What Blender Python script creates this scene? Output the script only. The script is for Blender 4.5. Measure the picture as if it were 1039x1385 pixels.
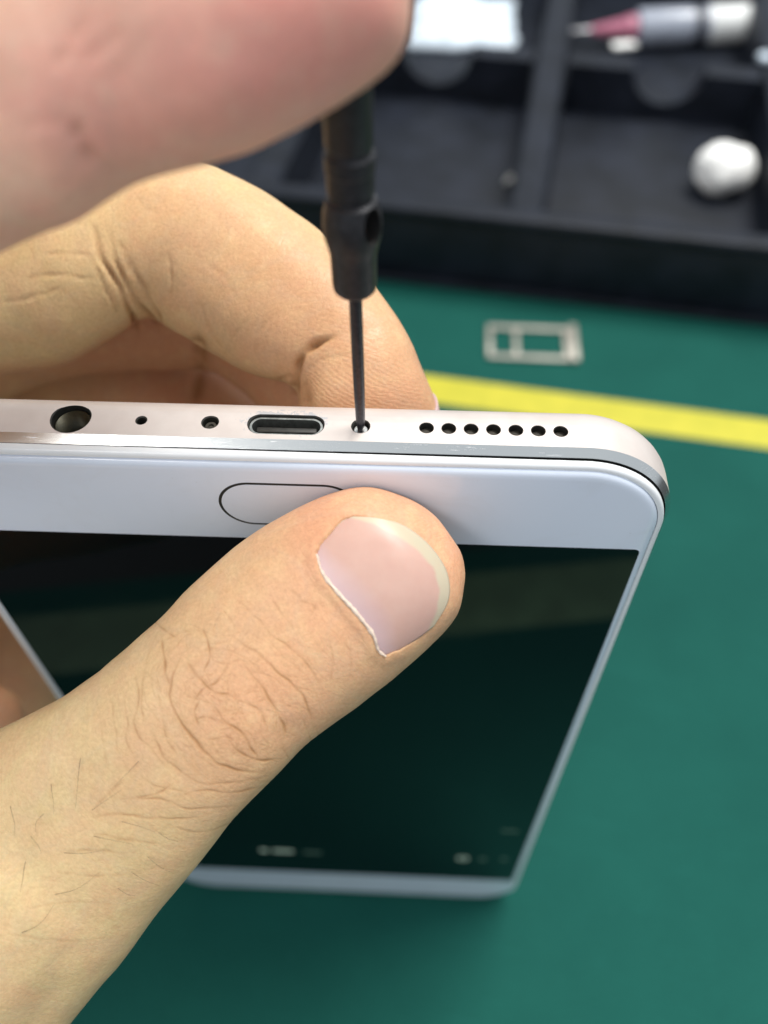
import bpy, bmesh, math, random
import numpy as np
from mathutils import Vector, Matrix
from mathutils.bvhtree import BVHTree
from mathutils import noise as mnoise

random.seed(7); rng = np.random.default_rng(7)
for o in list(bpy.data.objects): bpy.data.objects.remove(o)
scene = bpy.context.scene
COL = scene.collection

# ------------------------------------------------------------------ camera
# world axes written in camera axes (x right, y down, z forward); lengths in mm
RC = np.array([[0.9990463295, 0.0429858142, -0.0076584131],
               [0.0295162065, -0.7941418000, -0.6070153170],
               [-0.0321749136, 0.6062103771, -0.7946532286]])
CAM = np.array([50.0821, -54.1005, 213.6554])
F, CX, CY = 1200.0, 519.5, 692.5
MM = 0.001
def ray(x, y): return RC.T @ np.array([(x - CX) / F, (y - CY) / F, 1.0])
def PX(x, y, d): return CAM + ray(x, y) * d
def onz(x, y, z):
    d = ray(x, y); return CAM + d * (z - CAM[2]) / d[2]
def ony(x, y, Y):
    d = ray(x, y); return CAM + d * (Y - CAM[1]) / d[1]
def project(V):
    c = (np.asarray(V) - CAM) @ RC.T
    return np.stack([c[:, 0] / c[:, 2] * F + CX, c[:, 1] / c[:, 2] * F + CY, c[:, 2]], 1)

cam = bpy.data.cameras.new('camera')
cam.sensor_fit = 'AUTO'; cam.sensor_width = 4.8; cam.lens = 4.8 * F / 1385.0
cam.clip_start = 0.004; cam.clip_end = 50
cam.dof.use_dof = True; cam.dof.focus_distance = 0.0855; cam.dof.aperture_fstop = 2.1
camo = bpy.data.objects.new('camera', cam); COL.objects.link(camo)
M = Matrix.Identity(4)
for i in range(3):
    M[i][0] = RC[0][i]; M[i][1] = -RC[1][i]; M[i][2] = -RC[2][i]; M[i][3] = CAM[i] * MM
camo.matrix_world = M
scene.camera = camo

# ------------------------------------------------------------------ light
w = bpy.data.worlds.new('World'); scene.world = w; w.use_nodes = True
bg = w.node_tree.nodes['Background']
bg.inputs[0].default_value = (0.86, 0.93, 1.0, 1); bg.inputs[1].default_value = 0.58
def area(name, loc, target, sx, sy, power, col):
    l = bpy.data.lights.new(name, 'AREA'); l.shape = 'RECTANGLE'; l.size = sx; l.size_y = sy
    l.energy = power; l.color = col
    o = bpy.data.objects.new(name, l); COL.objects.link(o); o.location = loc
    o.rotation_euler = (Vector(target) - Vector(loc)).to_track_quat('-Z', 'Y').to_euler()
    return o
area('ceiling_tube_lamp', (0.56, 0.50, 1.6), (0.03, 0.05, 0.1), 0.9, 0.3, 29, (1.0, 0.975, 0.92))
area('ceiling_tube_lamp', (-0.90, -0.80, 1.55), (0.03, 0.05, 0.1), 1.2, 0.35, 10, (1.0, 0.975, 0.94))
scene.view_settings.view_transform = 'Standard'; scene.view_settings.look = 'None'
scene.view_settings.exposure = 0.28; scene.view_settings.gamma = 1.0
scene.view_settings.use_curve_mapping = False
scene.render.engine = 'CYCLES'
scene.cycles.use_denoising = True

# ------------------------------------------------------------------ materials
def new_mat(name):
    m = bpy.data.materials.new(name); m.use_nodes = True
    nt = m.node_tree
    return m, nt, nt.nodes['Principled BSDF']
def N(nt, t, **kw):
    n = nt.nodes.new(t)
    for k, v in kw.items():
        if hasattr(n, k): setattr(n, k, v)
        else: n.inputs[k.replace('_', ' ')].default_value = v
    return n
def coords(nt, scale=1000.0):
    tc = nt.nodes.new('ShaderNodeTexCoord'); mp = nt.nodes.new('ShaderNodeMapping')
    mp.inputs['Scale'].default_value = (scale,) * 3
    nt.links.new(tc.outputs['Object'], mp.inputs['Vector'])
    return mp.outputs['Vector']
def noise(nt, vec, scale, detail=3, rough=0.55, dist=0.0):
    n = N(nt, 'ShaderNodeTexNoise'); n.inputs['Scale'].default_value = scale
    n.inputs['Detail'].default_value = detail; n.inputs['Roughness'].default_value = rough
    n.inputs['Distortion'].default_value = dist
    nt.links.new(vec, n.inputs['Vector']); return n
def ramp(nt, fac, stops):
    r = nt.nodes.new('ShaderNodeValToRGB'); nt.links.new(fac, r.inputs[0])
    while len(r.color_ramp.elements) < len(stops): r.color_ramp.elements.new(0.5)
    for e, (p, c) in zip(r.color_ramp.elements, stops): e.position = p; e.color = (*c, 1)
    return r.outputs[0]
def mixc(nt, fac, a, b, mode='MIX'):
    m = nt.nodes.new('ShaderNodeMix'); m.data_type = 'RGBA'; m.blend_type = mode
    for sock, v in ((m.inputs[0], fac), (m.inputs[6], a), (m.inputs[7], b)):
        if hasattr(v, 'links'): nt.links.new(v, sock)
        elif isinstance(v, (int, float)): sock.default_value = v
        else: sock.default_value = (*v, 1)
    return m.outputs[2]
def math_(nt, op, a, b=None):
    m = nt.nodes.new('ShaderNodeMath'); m.operation = op
    for s, v in ((m.inputs[0], a), (m.inputs[1], b)):
        if v is None: continue
        if hasattr(v, 'links'): nt.links.new(v, s)
        else: s.default_value = v
    return m.outputs[0]
def bump(nt, p, height, strength, dist_mm):
    b = nt.nodes.new('ShaderNodeBump'); b.inputs['Strength'].default_value = strength
    b.inputs['Distance'].default_value = dist_mm * MM
    nt.links.new(height, b.inputs['Height'])
    nt.links.new(b.outputs[0], p.inputs['Normal']); return b

def simple(name, col, rough=0.5, metal=0.0, var=0.12, vscale=0.4, bstr=0.0, bscale=3.0, coat=0.0, spec=0.5):
    m, nt, p = new_mat(name); v = coords(nt)
    n = noise(nt, v, vscale, 4)
    lo = tuple(c * (1 - var) for c in col); hi = tuple(min(1, c * (1 + var)) for c in col)
    nt.links.new(ramp(nt, n.outputs[0], [(0.3, lo), (0.7, hi)]), p.inputs['Base Color'])
    p.inputs['Roughness'].default_value = rough; p.inputs['Metallic'].default_value = metal
    p.inputs['Coat Weight'].default_value = coat; p.inputs['Coat Roughness'].default_value = 0.04
    p.inputs['Specular IOR Level'].default_value = spec
    if bstr:
        bump(nt, p, noise(nt, v, bscale, 3).outputs[0], bstr, 0.1)
    return m

MAT = {}
MAT['table'] = simple('table', (0.012, 0.012, 0.013), 0.6, var=0.3, vscale=0.02)
# green rubber mat: fine pebbled grain, faint stains
m, nt, p = new_mat('mat_green'); v = coords(nt)
c = ramp(nt, noise(nt, v, 0.035, 5, 0.6).outputs[0], [(0.3, (0.004, 0.069, 0.055)), (0.7, (0.007, 0.089, 0.070))])
c = mixc(nt, 0.35, c, ramp(nt, noise(nt, v, 1.6, 2).outputs[0], [(0.35, (0.003, 0.048, 0.039)), (0.65, (0.010, 0.110, 0.087))]))
mps = nt.nodes.new('ShaderNodeMapping'); mps.inputs['Scale'].default_value = (0.02, 0.9, 1); mps.inputs['Rotation'].default_value = (0, 0, 0.7); nt.links.new(v, mps.inputs['Vector'])
scr = ramp(nt, noise(nt, mps.outputs[0], 1.0, 4, 0.7).outputs[0], [(0.62, (0, 0, 0)), (0.68, (0.35,) * 3)])
c = mixc(nt, scr, c, (0.016, 0.14, 0.115))
dst = ramp(nt, noise(nt, v, 0.9, 2, 0.5).outputs[0], [(0.72, (0, 0, 0)), (0.76, (0.5,) * 3)])
c = mixc(nt, dst, c, (0.05, 0.20, 0.17))
nt.links.new(c, p.inputs['Base Color']); p.inputs['Roughness'].default_value = 0.8; p.inputs['Specular IOR Level'].default_value = 0.15
bump(nt, p, noise(nt, v, 2.2, 3).outputs[0], 0.35, 0.15); MAT['mat'] = m
m, nt, p = new_mat('yellow_print'); v = coords(nt)
c = ramp(nt, noise(nt, v, 0.12, 5, 0.7).outputs[0], [(0.3, (0.44, 0.415, 0.016)), (0.65, (0.55, 0.49, 0.024))])
nt.links.new(c, p.inputs['Base Color']); p.inputs['Roughness'].default_value = 0.5; MAT['yellow'] = m
MAT['pale_green'] = simple('added_strip_green', (0.11, 0.21, 0.12), 0.6, var=0.2, vscale=0.1)  # for the strip added to make the display's reflected band
# black moulded tray, dusty
m, nt, p = new_mat('tray_plastic'); v = coords(nt)
c = ramp(nt, noise(nt, v, 0.06, 6, 0.7).outputs[0], [(0.35, (0.004, 0.006, 0.010)), (0.75, (0.015, 0.019, 0.031))])
nt.links.new(c, p.inputs['Base Color']); p.inputs['Roughness'].default_value = 0.5; p.inputs['Specular IOR Level'].default_value = 0.25
bump(nt, p, noise(nt, v, 1.5, 3).outputs[0], 0.15, 0.1); MAT['tray'] = m
MAT['white_metal'] = None
m, nt, p = new_mat('anodised_aluminium'); v = coords(nt)
c = ramp(nt, noise(nt, v, 0.3, 4).outputs[0], [(0.3, (0.60, 0.535, 0.50)), (0.7, (0.66, 0.60, 0.565))])
def near(nt, v, cxyz, rxyz):
    a1 = nt.nodes.new('ShaderNodeVectorMath'); a1.operation = 'SUBTRACT'; nt.links.new(v, a1.inputs[0]); a1.inputs[1].default_value = cxyz
    a2 = nt.nodes.new('ShaderNodeVectorMath'); a2.operation = 'DIVIDE'; nt.links.new(a1.outputs[0], a2.inputs[0]); a2.inputs[1].default_value = rxyz
    a3 = nt.nodes.new('ShaderNodeVectorMath'); a3.operation = 'LENGTH'; nt.links.new(a2.outputs[0], a3.inputs[0])
    return math_(nt, 'SUBTRACT', 1.0, a3.outputs['Value'])
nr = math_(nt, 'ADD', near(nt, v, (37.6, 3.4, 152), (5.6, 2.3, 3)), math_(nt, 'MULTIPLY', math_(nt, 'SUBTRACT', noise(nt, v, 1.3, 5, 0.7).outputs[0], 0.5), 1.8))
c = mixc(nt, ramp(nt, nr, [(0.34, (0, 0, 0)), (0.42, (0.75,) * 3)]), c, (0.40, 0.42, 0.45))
fl = ramp(nt, noise(nt, v, 0.8, 5, 0.75).outputs[0], [(0.70, (0, 0, 0)), (0.73, (0.5,) * 3)])
c = mixc(nt, fl, c, (0.38, 0.35, 0.32))
nt.links.new(c, p.inputs['Base Color']); p.inputs['Metallic'].default_value = 0.25; p.inputs['Roughness'].default_value = 0.42
bump(nt, p, noise(nt, v, 14, 2).outputs[0], 0.06, 0.02); MAT['alu'] = m
# polished chamfer with scratches
m, nt, p = new_mat('polished_chamfer'); v = coords(nt)
mp = nt.nodes.new('ShaderNodeMapping'); mp.inputs['Scale'].default_value = (0.25, 1, 6); mp.inputs['Rotation'].default_value = (0, 0.5, 0)
nt.links.new(v, mp.inputs['Vector'])
n1 = noise(nt, mp.outputs[0], 1.5, 5, 0.7)
n2 = noise(nt, v, 0.25, 3)
sc = math_(nt, 'MULTIPLY', ramp(nt, n1.outputs[0], [(0.60, (0, 0, 0)), (0.66, (1, 1, 1))]), ramp(nt, n2.outputs[0], [(0.5, (0, 0, 0)), (0.62, (1, 1, 1))]))
p.inputs['Metallic'].default_value = 1.0
nt.links.new(mixc(nt, sc, (0.72, 0.73, 0.72), (0.95, 0.95, 0.95)), p.inputs['Base Color'])
rr = math_(nt, 'ADD', math_(nt, 'MULTIPLY', sc, 0.3), 0.22); nt.links.new(rr, p.inputs['Roughness'])
bump(nt, p, n1.outputs[0], 0.15, 0.03); MAT['chamfer'] = m
MAT['rim'] = simple('rim_plastic', (0.80, 0.82, 0.84), 0.3, var=0.02, coat=0.2)
# white painted glass
m, nt, p = new_mat('white_glass'); v = coords(nt)
c = ramp(nt, noise(nt, v, 0.05, 3).outputs[0], [(0.3, (0.70, 0.77, 0.90)), (0.7, (0.74, 0.81, 0.93))])
sm = ramp(nt, noise(nt, v, 0.9, 5, 0.75).outputs[0], [(0.67, (0, 0, 0)), (0.73, (0.28, 0.28, 0.28))])
c = mixc(nt, sm, c, (0.45, 0.47, 0.5))
sm2 = ramp(nt, noise(nt, v, 0.12, 5, 0.7, 0.8).outputs[0], [(0.5, (0, 0, 0)), (0.7, (0.10, 0.10, 0.10))])
c = mixc(nt, sm2, c, (0.50, 0.50, 0.50))
cr_ = ramp(nt, noise(nt, v, 0.15, 5, 0.75).outputs[0], [(0.4, (0.02,) * 3), (0.7, (0.16,) * 3)]); nt.links.new(cr_, p.inputs['Coat Roughness'])
nt.links.new(c, p.inputs['Base Color']); p.inputs['Roughness'].default_value = 0.35
p.inputs['Coat Weight'].default_value = 1.0; MAT['glass'] = m
m, nt, p = new_mat('dark_display'); v = coords(nt)
p.inputs['Base Color'].default_value = (0.0025, 0.004, 0.005, 1)
r = ramp(nt, noise(nt, v, 0.05, 5, 0.7).outputs[0], [(0.4, (0.02,) * 3), (0.75, (0.10,) * 3)])
nt.links.new(r, p.inputs['Roughness']); p.inputs['Specular IOR Level'].default_value = 0.22; MAT['display'] = m
MAT['gap'] = simple('dark_gap', (0.012, 0.012, 0.012), 0.6)
MAT['port'] = simple('port_inside', (0.020, 0.019, 0.016), 0.55, var=0.4, vscale=2)
MAT['mesh_grille'] = simple('speaker_mesh', (0.035, 0.030, 0.022), 0.7, var=0.6, vscale=8)
MAT['steel'] = simple('steel', (0.62, 0.62, 0.60), 0.3, 1.0, bstr=0.1, bscale=6)
MAT['dark_steel'] = simple('blackened_steel', (0.030, 0.030, 0.034), 0.42, 0.35, var=0.3, vscale=1.5, bstr=0.15, bscale=8)
MAT['bit_steel'] = simple('bit_steel', (0.06, 0.06, 0.07), 0.33, 0.75, var=0.3, vscale=3, bstr=0.1, bscale=10)
MAT['shell'] = simple('port_shell', (0.40, 0.42, 0.40), 0.35, 0.9, var=0.3, vscale=1.5)
MAT['dull_metal'] = simple('dull_metal', (0.44, 0.42, 0.37), 0.5, 0.5, var=0.15, vscale=0.3, bstr=0.2)
MAT['jack'] = simple('jack_metal', (0.045, 0.042, 0.022), 0.4, 0.4, var=0.3, vscale=1.5)
MAT['handle'] = simple('handle_plastic', (0.02, 0.02, 0.022), 0.5, bstr=0.3, bscale=2)
MAT['cotton'] = simple('cotton', (0.88, 0.88, 0.86), 0.95, var=0.03, bstr=0.35, bscale=2.5)
MAT['paper'] = simple('white_packet', (0.66, 0.76, 0.86), 0.4, var=0.12, vscale=0.08, bstr=0.2, bscale=0.6)
MAT['pink'] = simple('pink_nozzle', (0.40, 0.13, 0.20), 0.4, var=0.1)
MAT['nozzle_tip'] = simple('grey_needle', (0.45, 0.45, 0.47), 0.3, 0.8)
MAT['barrel'] = simple('syringe_barrel', (0.30, 0.33, 0.40), 0.35, var=0.15, vscale=0.15, coat=0.4)
MAT['label'] = simple('syringe_label', (0.72, 0.74, 0.74), 0.5, var=0.08, vscale=0.3)
MAT['ink'] = simple('label_ink', (0.05, 0.055, 0.07), 0.5)
m, nt, p = new_mat('screen_glow')
p.inputs['Base Color'].default_value = (0.02, 0.02, 0.02, 1)
p.inputs['Emission Color'].default_value = (0.75, 1.0, 0.82, 1); p.inputs['Emission Strength'].default_value = 0.22; MAT['glow'] = m
m, nt, p = new_mat('screen_glow_dim')
p.inputs['Base Color'].default_value = (0.01, 0.02, 0.015, 1)
p.inputs['Emission Color'].default_value = (0.45, 0.8, 0.62, 1); p.inputs['Emission Strength'].default_value = 0.06; MAT['glow_dim'] = m

# skin: colour from maps stored on the mesh (redness of pads and joints, crease pigment, some painted shade) and fine relief
def skin_mat(name, base_lo, base_hi, red, crease, red_gain=1.0):
    m, nt, p = new_mat(name); v = coords(nt)
    def attr(n):
        a = nt.nodes.new('ShaderNodeAttribute'); a.attribute_name = n; return a
    base = ramp(nt, noise(nt, v, 0.07, 5, 0.6).outputs[0], [(0.3, base_lo), (0.7, base_hi)])
    mott = ramp(nt, noise(nt, v, 0.28, 4, 0.6, 0.5).outputs[0], [(0.38, (0, 0, 0)), (0.72, (1, 1, 1))])
    base = mixc(nt, math_(nt, 'MULTIPLY', mott, 0.42), base, red)
    base = mixc(nt, math_(nt, 'MULTIPLY', attr('redness').outputs['Fac'], red_gain), base, red)
    pale = ramp(nt, noise(nt, v, 0.45, 3, 0.6).outputs[0], [(0.5, (0, 0, 0)), (0.8, (1, 1, 1))])
    base = mixc(nt, math_(nt, 'MULTIPLY', pale, 0.30), base, tuple(min(0.9, c * 1.2) for c in base_hi))
    spk = ramp(nt, noise(nt, v, 2.6, 3, 0.7).outputs[0], [(0.34, (0.80, 0.74, 0.70)), (0.66, (1.12, 1.12, 1.12))])
    base = mixc(nt, 0.42, base, spk, 'MULTIPLY')
    vein = ramp(nt, noise(nt, v, 0.10, 3, 0.5, 1.5).outputs[0], [(0.44, (0, 0, 0)), (0.50, (0.08,) * 3), (0.56, (0, 0, 0))])
    base = mixc(nt, vein, base, (0.42, 0.40, 0.34))
    base = mixc(nt, attr('crease').outputs['Fac'], base, crease)
    nt.links.new(base, p.inputs['Base Color'])
    p.inputs['Subsurface Weight'].default_value = 0.16
    p.inputs['Subsurface Radius'].default_value = (1.0, 0.36, 0.2)
    p.inputs['Subsurface Scale'].default_value = 1.6 * MM
    rr = ramp(nt, noise(nt, v, 0.6, 3).outputs[0], [(0.3, (0.38,) * 3), (0.7, (0.6,) * 3)])
    nt.links.new(rr, p.inputs['Roughness']); p.inputs['Specular IOR Level'].default_value = 0.38
    # criss-cross skin lines: stretched along and across the limb through the 'limb' coordinate (mm along, mm around)
    la = attr('limb')
    mpa = nt.nodes.new('ShaderNodeMapping'); mpa.inputs['Scale'].default_value = (1.5, 0.35, 1); nt.links.new(la.outputs['Vector'], mpa.inputs['Vector'])
    na = noise(nt, mpa.outputs[0], 1.0, 4, 0.6, 1.2)
    vo = nt.nodes.new('ShaderNodeTexVoronoi'); vo.feature = 'DISTANCE_TO_EDGE'; vo.inputs['Scale'].default_value = 1.5
    wv = noise(nt, v, 0.9, 3); vm = nt.nodes.new('ShaderNodeVectorMath'); vm.operation = 'ADD'
    nt.links.new(v, vm.inputs[0]); nt.links.new(wv.outputs['Color'], vm.inputs[1]); nt.links.new(vm.outputs[0], vo.inputs['Vector'])
    ve = ramp(nt, vo.outputs['Distance'], [(0.0, (0, 0, 0)), (0.16, (1, 1, 1))])
    h = math_(nt, 'ADD', math_(nt, 'MULTIPLY', na.outputs[0], 1.1), math_(nt, 'MULTIPLY', ve, 0.22))
    h = math_(nt, 'ADD', h, math_(nt, 'MULTIPLY', noise(nt, v, 5.0, 3).outputs[0], 0.25))
    sx_ = nt.nodes.new('ShaderNodeSeparateXYZ'); nt.links.new(la.outputs['Vector'], sx_.inputs[0])
    ph = math_(nt, 'ADD', math_(nt, 'MULTIPLY', sx_.outputs[0], 9.0), math_(nt, 'ADD', math_(nt, 'MULTIPLY', sx_.outputs[1], 8.0), math_(nt, 'MULTIPLY', noise(nt, v, 0.35, 2).outputs[0], 9.0)))
    h = math_(nt, 'ADD', h, math_(nt, 'MULTIPLY', math_(nt, 'MULTIPLY', math_(nt, 'SINE', ph), attr('ridge').outputs['Fac']), 0.2))
    bump(nt, p, h, 0.36, 0.14)
    return m
MAT['skin'] = skin_mat('skin_warm', (0.62, 0.455, 0.225), (0.72, 0.545, 0.29), (0.66, 0.345, 0.20), (0.40, 0.20, 0.08))
MAT['skin_pink'] = skin_mat('skin_pink', (0.84, 0.55, 0.385), (0.90, 0.64, 0.46), (0.84, 0.37, 0.30), (0.58, 0.27, 0.18))
m, nt, p = new_mat('nail'); v = coords(nt)
a = nt.nodes.new('ShaderNodeAttribute'); a.attribute_name = 'free'
b = nt.nodes.new('ShaderNodeAttribute'); b.attribute_name = 'lunula'
ln = nt.nodes.new('ShaderNodeAttribute'); ln.attribute_name = 'nailuv'
mpn = nt.nodes.new('ShaderNodeMapping'); mpn.inputs['Scale'].default_value = (26, 1.2, 1); nt.links.new(ln.outputs['Vector'], mpn.inputs['Vector'])
rid = noise(nt, mpn.outputs[0], 1.0, 3)
bed = ramp(nt, noise(nt, v, 0.3, 4).outputs[0], [(0.3, (0.52, 0.32, 0.265)), (0.7, (0.57, 0.37, 0.31))])
bed = mixc(nt, b.outputs['Fac'], bed, (0.55, 0.41, 0.45))
bed = mixc(nt, a.outputs['Fac'], bed, (0.52, 0.45, 0.33))
nt.links.new(bed, p.inputs['Base Color']); p.inputs['Roughness'].default_value = 0.36; p.inputs['Specular IOR Level'].default_value = 0.32
p.inputs['Subsurface Weight'].default_value = 0.15; p.inputs['Subsurface Scale'].default_value = 0.8 * MM
p.inputs['Subsurface Radius'].default_value = (1, 0.4, 0.3)
bump(nt, p, rid.outputs[0], 0.12, 0.06); MAT['nail'] = m
MAT['cuticle'] = simple('cuticle_skin', (0.66, 0.53, 0.43), 0.65, var=0.22, vscale=2.5, bstr=0.6, bscale=5)
MAT['hair'] = simple('hair', (0.13, 0.08, 0.045), 0.5)

# ------------------------------------------------------------------ mesh helpers (all take mm)
def link(name, me, mats, parent=None):
    o = bpy.data.objects.new(name, me); COL.objects.link(o)
    for mt in (mats if isinstance(mats, (list, tuple)) else [mats]): me.materials.append(MAT[mt])
    if parent: o.parent = parent
    return o
def mesh_from(verts, faces, smooth=True, mats=None):
    me = bpy.data.meshes.new('mesh')
    me.from_pydata([tuple(float(c) * MM for c in v) for v in verts], [], faces)
    if smooth: me.polygons.foreach_set('use_smooth', [True] * len(me.polygons))
    if mats is not None: me.polygons.foreach_set('material_index', mats)
    me.update(); return me
def bm_mesh(bm, smooth=True):
    bmesh.ops.recalc_face_normals(bm, faces=bm.faces)
    bmesh.ops.transform(bm, matrix=Matrix.Scale(MM, 4), verts=bm.verts)
    me = bpy.data.meshes.new('mesh'); bm.to_mesh(me); bm.free()
    if smooth: me.polygons.foreach_set('use_smooth', [True] * len(me.polygons))
    return me
def sharp(me, ang=35):
    me.set_sharp_from_angle(angle=math.radians(ang))
def box_bm(x0, x1, y0, y1, z0, z1, bev=0.0, seg=2, bm=None):
    bm = bm or bmesh.new()
    r = bmesh.ops.create_cube(bm, size=1.0)
    for vv in r['verts']:
        vv.co = Vector((x0 + (vv.co.x + .5) * (x1 - x0), y0 + (vv.co.y + .5) * (y1 - y0), z0 + (vv.co.z + .5) * (z1 - z0)))
    if bev:
        es = list({e for vv in r['verts'] for e in vv.link_edges})
        bmesh.ops.bevel(bm, geom=es, offset=bev, segments=seg, profile=0.5, affect='EDGES')
    return bm
def tag(o, label, cat, group=None, kind=None):
    if label: o['label'] = label
    if cat: o['category'] = cat
    if group: o['group'] = group
    if kind: o['kind'] = kind
    return o
def place(o, origin, yaw):
    o.matrix_world = Matrix.Translation(Vector(origin) * MM) @ Matrix.Rotation(yaw, 4, 'Z')

def lathe(profile, seg=48, axis='z', cap=True):
    vs, fs = [], []
    for r, h in profile:
        for k in range(seg):
            t = 2 * math.pi * k / seg
            vs.append((r * math.cos(t), r * math.sin(t), h))
    n = len(profile)
    for i in range(n - 1):
        for k in range(seg):
            fs.append((i * seg + k, i * seg + (k + 1) % seg, (i + 1) * seg + (k + 1) % seg, (i + 1) * seg + k))
    if cap:
        fs.append(tuple(range(seg))[::-1]); fs.append(tuple((n - 1) * seg + k for k in range(seg)))
    return vs, fs

# ------------------------------------------------------------------ setting: table and mat
YAW = math.radians(-8.7)
TO = np.array([33.88, 222.22, 0.0])            # front bottom line of the tray on the mat
me = bm_mesh(box_bm(-900, 900, -700, 900, -43, -3, 2), False)
table = link('table_top', me, 'table'); table['kind'] = 'structure'
def rounded_rect(x0, x1, y0, y1, r, n=10):
    pts = []
    for cx_, cy_, a0 in ((x1 - r, y1 - r, 0), (x0 + r, y1 - r, 90), (x0 + r, y0 + r, 180), (x1 - r, y0 + r, 270)):
        for k in range(n + 1):
            t = math.radians(a0 + 90 * k / n); pts.append((cx_ + r * math.cos(t), cy_ + r * math.sin(t)))
    return pts
def slab(pts, z0, z1, bev=0.0):
    bm = bmesh.new()
    lo = [bm.verts.new((x, y, z0)) for x, y in pts]; hi = [bm.verts.new((x, y, z1)) for x, y in pts]
    n = len(pts); bm.faces.new(lo[::-1]); top = bm.faces.new(hi)
    for i in range(n): bm.faces.new((lo[i], lo[(i + 1) % n], hi[(i + 1) % n], hi[i]))
    if bev: bmesh.ops.bevel(bm, geom=list(top.edges), offset=bev, segments=2, profile=0.5, affect='EDGES')
    return bm
mat_o = link('work_mat', bm_mesh(slab(rounded_rect(-300, 300, -312, 300, 8), -3, 0, 0.4), False), 'mat')
tag(mat_o, 'green rubber work mat with a yellow border line under the phone', 'mat')
place(mat_o, (TO[0], TO[1] - 0, 0), YAW)
def strip(x0, x1, y0, y1):
    o = link('border_or_added_strip', bm_mesh(slab([(x0, y0), (x1, y0), (x1, y1), (x0, y1)], 0.02, 0.06), False), 'yellow', mat_o); return o
strip(-299, 299, -62.8, -50.2)
strip(-299, 299, -303, -284).data.materials[0] = MAT['pale_green']  # added pale strip, there only to show as a band reflected in the display

# ------------------------------------------------------------------ compartment tray
tray = bpy.data.objects.new('parts_tray', None); COL.objects.link(tray); place(tray, TO, YAW)
tag(tray, 'black plastic compartment tray with dividers standing on the mat behind the phone', 'tray')
X0, X1, YB = -150, 250, 262
def tray_wall(name, x0, x1, y0, y1, z1, z0=2.9, bev=1.0):
    return link(name, bm_mesh(box_bm(x0, x1, y0, y1, z0, z1, bev)), 'tray', tray)
o = link('tray_floor', bm_mesh(box_bm(X0, X1, 0.5, YB, 0.05, 3, 0.3)), 'tray', tray)
# front wall with a lip
tray_wall('front_wall', X0, X1, 0, 3.2, 29.5, 0.05, 0.9)
tray_wall('front_lip', X0 - 2, X1 + 2, -2.6, 5.4, 32, 28.3, 1.2)
tray_wall('foot_flange', X0 - 2, X1 + 2, -3.4, -0.1, 2.6, 0.05, 0.8)
tray_wall('back_wall', X0, X1, YB - 3, YB, 31, 0.05)
tray_wall('side_wall', X0, X0 + 3, 3.3, YB - 3.1, 31); tray_wall('side_wall', X1 - 3, X1, 3.3, YB - 3.1, 31)
DIV = [(-52, -40), (46, 58.5), (143, 155)]
for a_, b_ in DIV:
    bm = bmesh.new(); zt = 26
    prof = [(a_ - 1.5, 3.0), (a_, zt - 1.5), (a_ + 1.5, zt), (b_ - 1.5, zt), (b_, zt - 1.5), (b_ + 1.5, 3.0)]
    A = [bm.verts.new((x, 3.3, z)) for x, z in prof]; B = [bm.verts.new((x, YB - 3.1, z)) for x, z in prof]
    bm.faces.new(A); bm.faces.new(B[::-1])
    for i in range(6): bm.faces.new((A[i], B[i], B[(i + 1) % 6], A[(i + 1) % 6]))
    me = bm_mesh(bm, False); link('divider', me, 'tray', tray)
# cross wall pieces with half-round finger notches, between the dividers
spans = [(X0 + 3.1, -53.6), (-38.4, 44.4), (60.1, 141.4), (156.6, X1 - 3.1)]
for (a_, b_), cxn in zip(spans, (None, 2.0, 103.0, None)):
    zt = 24.5; pts = [(a_, 3.0), (b_, 3.0), (b_, zt)]
    if cxn is not None:
        r = 15
        pts += [(cxn + r + 1.0, zt)] + [(cxn + r * math.cos(t), zt - r * 0.95 * math.sin(t)) for t in np.linspace(0.06, math.pi - 0.06, 22)] + [(cxn - r - 1.0, zt)]
    pts += [(a_, zt)]
    bm = bmesh.new()
    A = [bm.verts.new((x, 127, z)) for x, z in pts]; B = [bm.verts.new((x, 137, z)) for x, z in pts]
    n = len(pts); bm.faces.new(A); bm.faces.new(B[::-1])
    es = []
    for i in range(n): bm.faces.new((A[i], B[i], B[(i + 1) % n], A[(i + 1) % n]))
    link('cross_wall', bm_mesh(bm, False), 'tray', tray)

YC, YS = math.cos(YAW), math.sin(YAW)
def tl(x, y, z):  # tray-local mm to world mm
    return np.array([TO[0] + x * YC - y * YS, TO[1] + x * YS + y * YC, z])

# cotton ball
bm = bmesh.new(); bmesh.ops.create_icosphere(bm, subdivisions=5, radius=1.0)
for vv in bm.verts:
    d = vv.co.copy()
    k = 1 + 0.16 * math.exp(-3 * (d - Vector((-.62, -.1, .7))).length_squared) + 0.14 * math.exp(-3 * (d - Vector((.72, 0, .5))).length_squared) - 0.20 * math.exp(-9 * (d - Vector((.1, -.2, .97))).length_squared) + 0.10 * mnoise.noise(d * 1.3 + Vector((3, 1, 7))) + 0.05 * mnoise.noise(d * 2.5) + 0.02 * mnoise.noise(d * 9) + 0.02 * mnoise.noise(d * 22)
    vv.co = Vector((d.x * 11.4 * k, d.y * 10.0 * k, max(-9.0, d.z * 9.4 * k)))
cot = link('cotton_ball', bm_mesh(bm), 'cotton'); cot.location = Vector(tl(127.5, 76, 12.1)) * MM
tag(cot, 'lumpy white cotton ball lying in the right compartment of the black tray', 'cotton ball')

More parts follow.
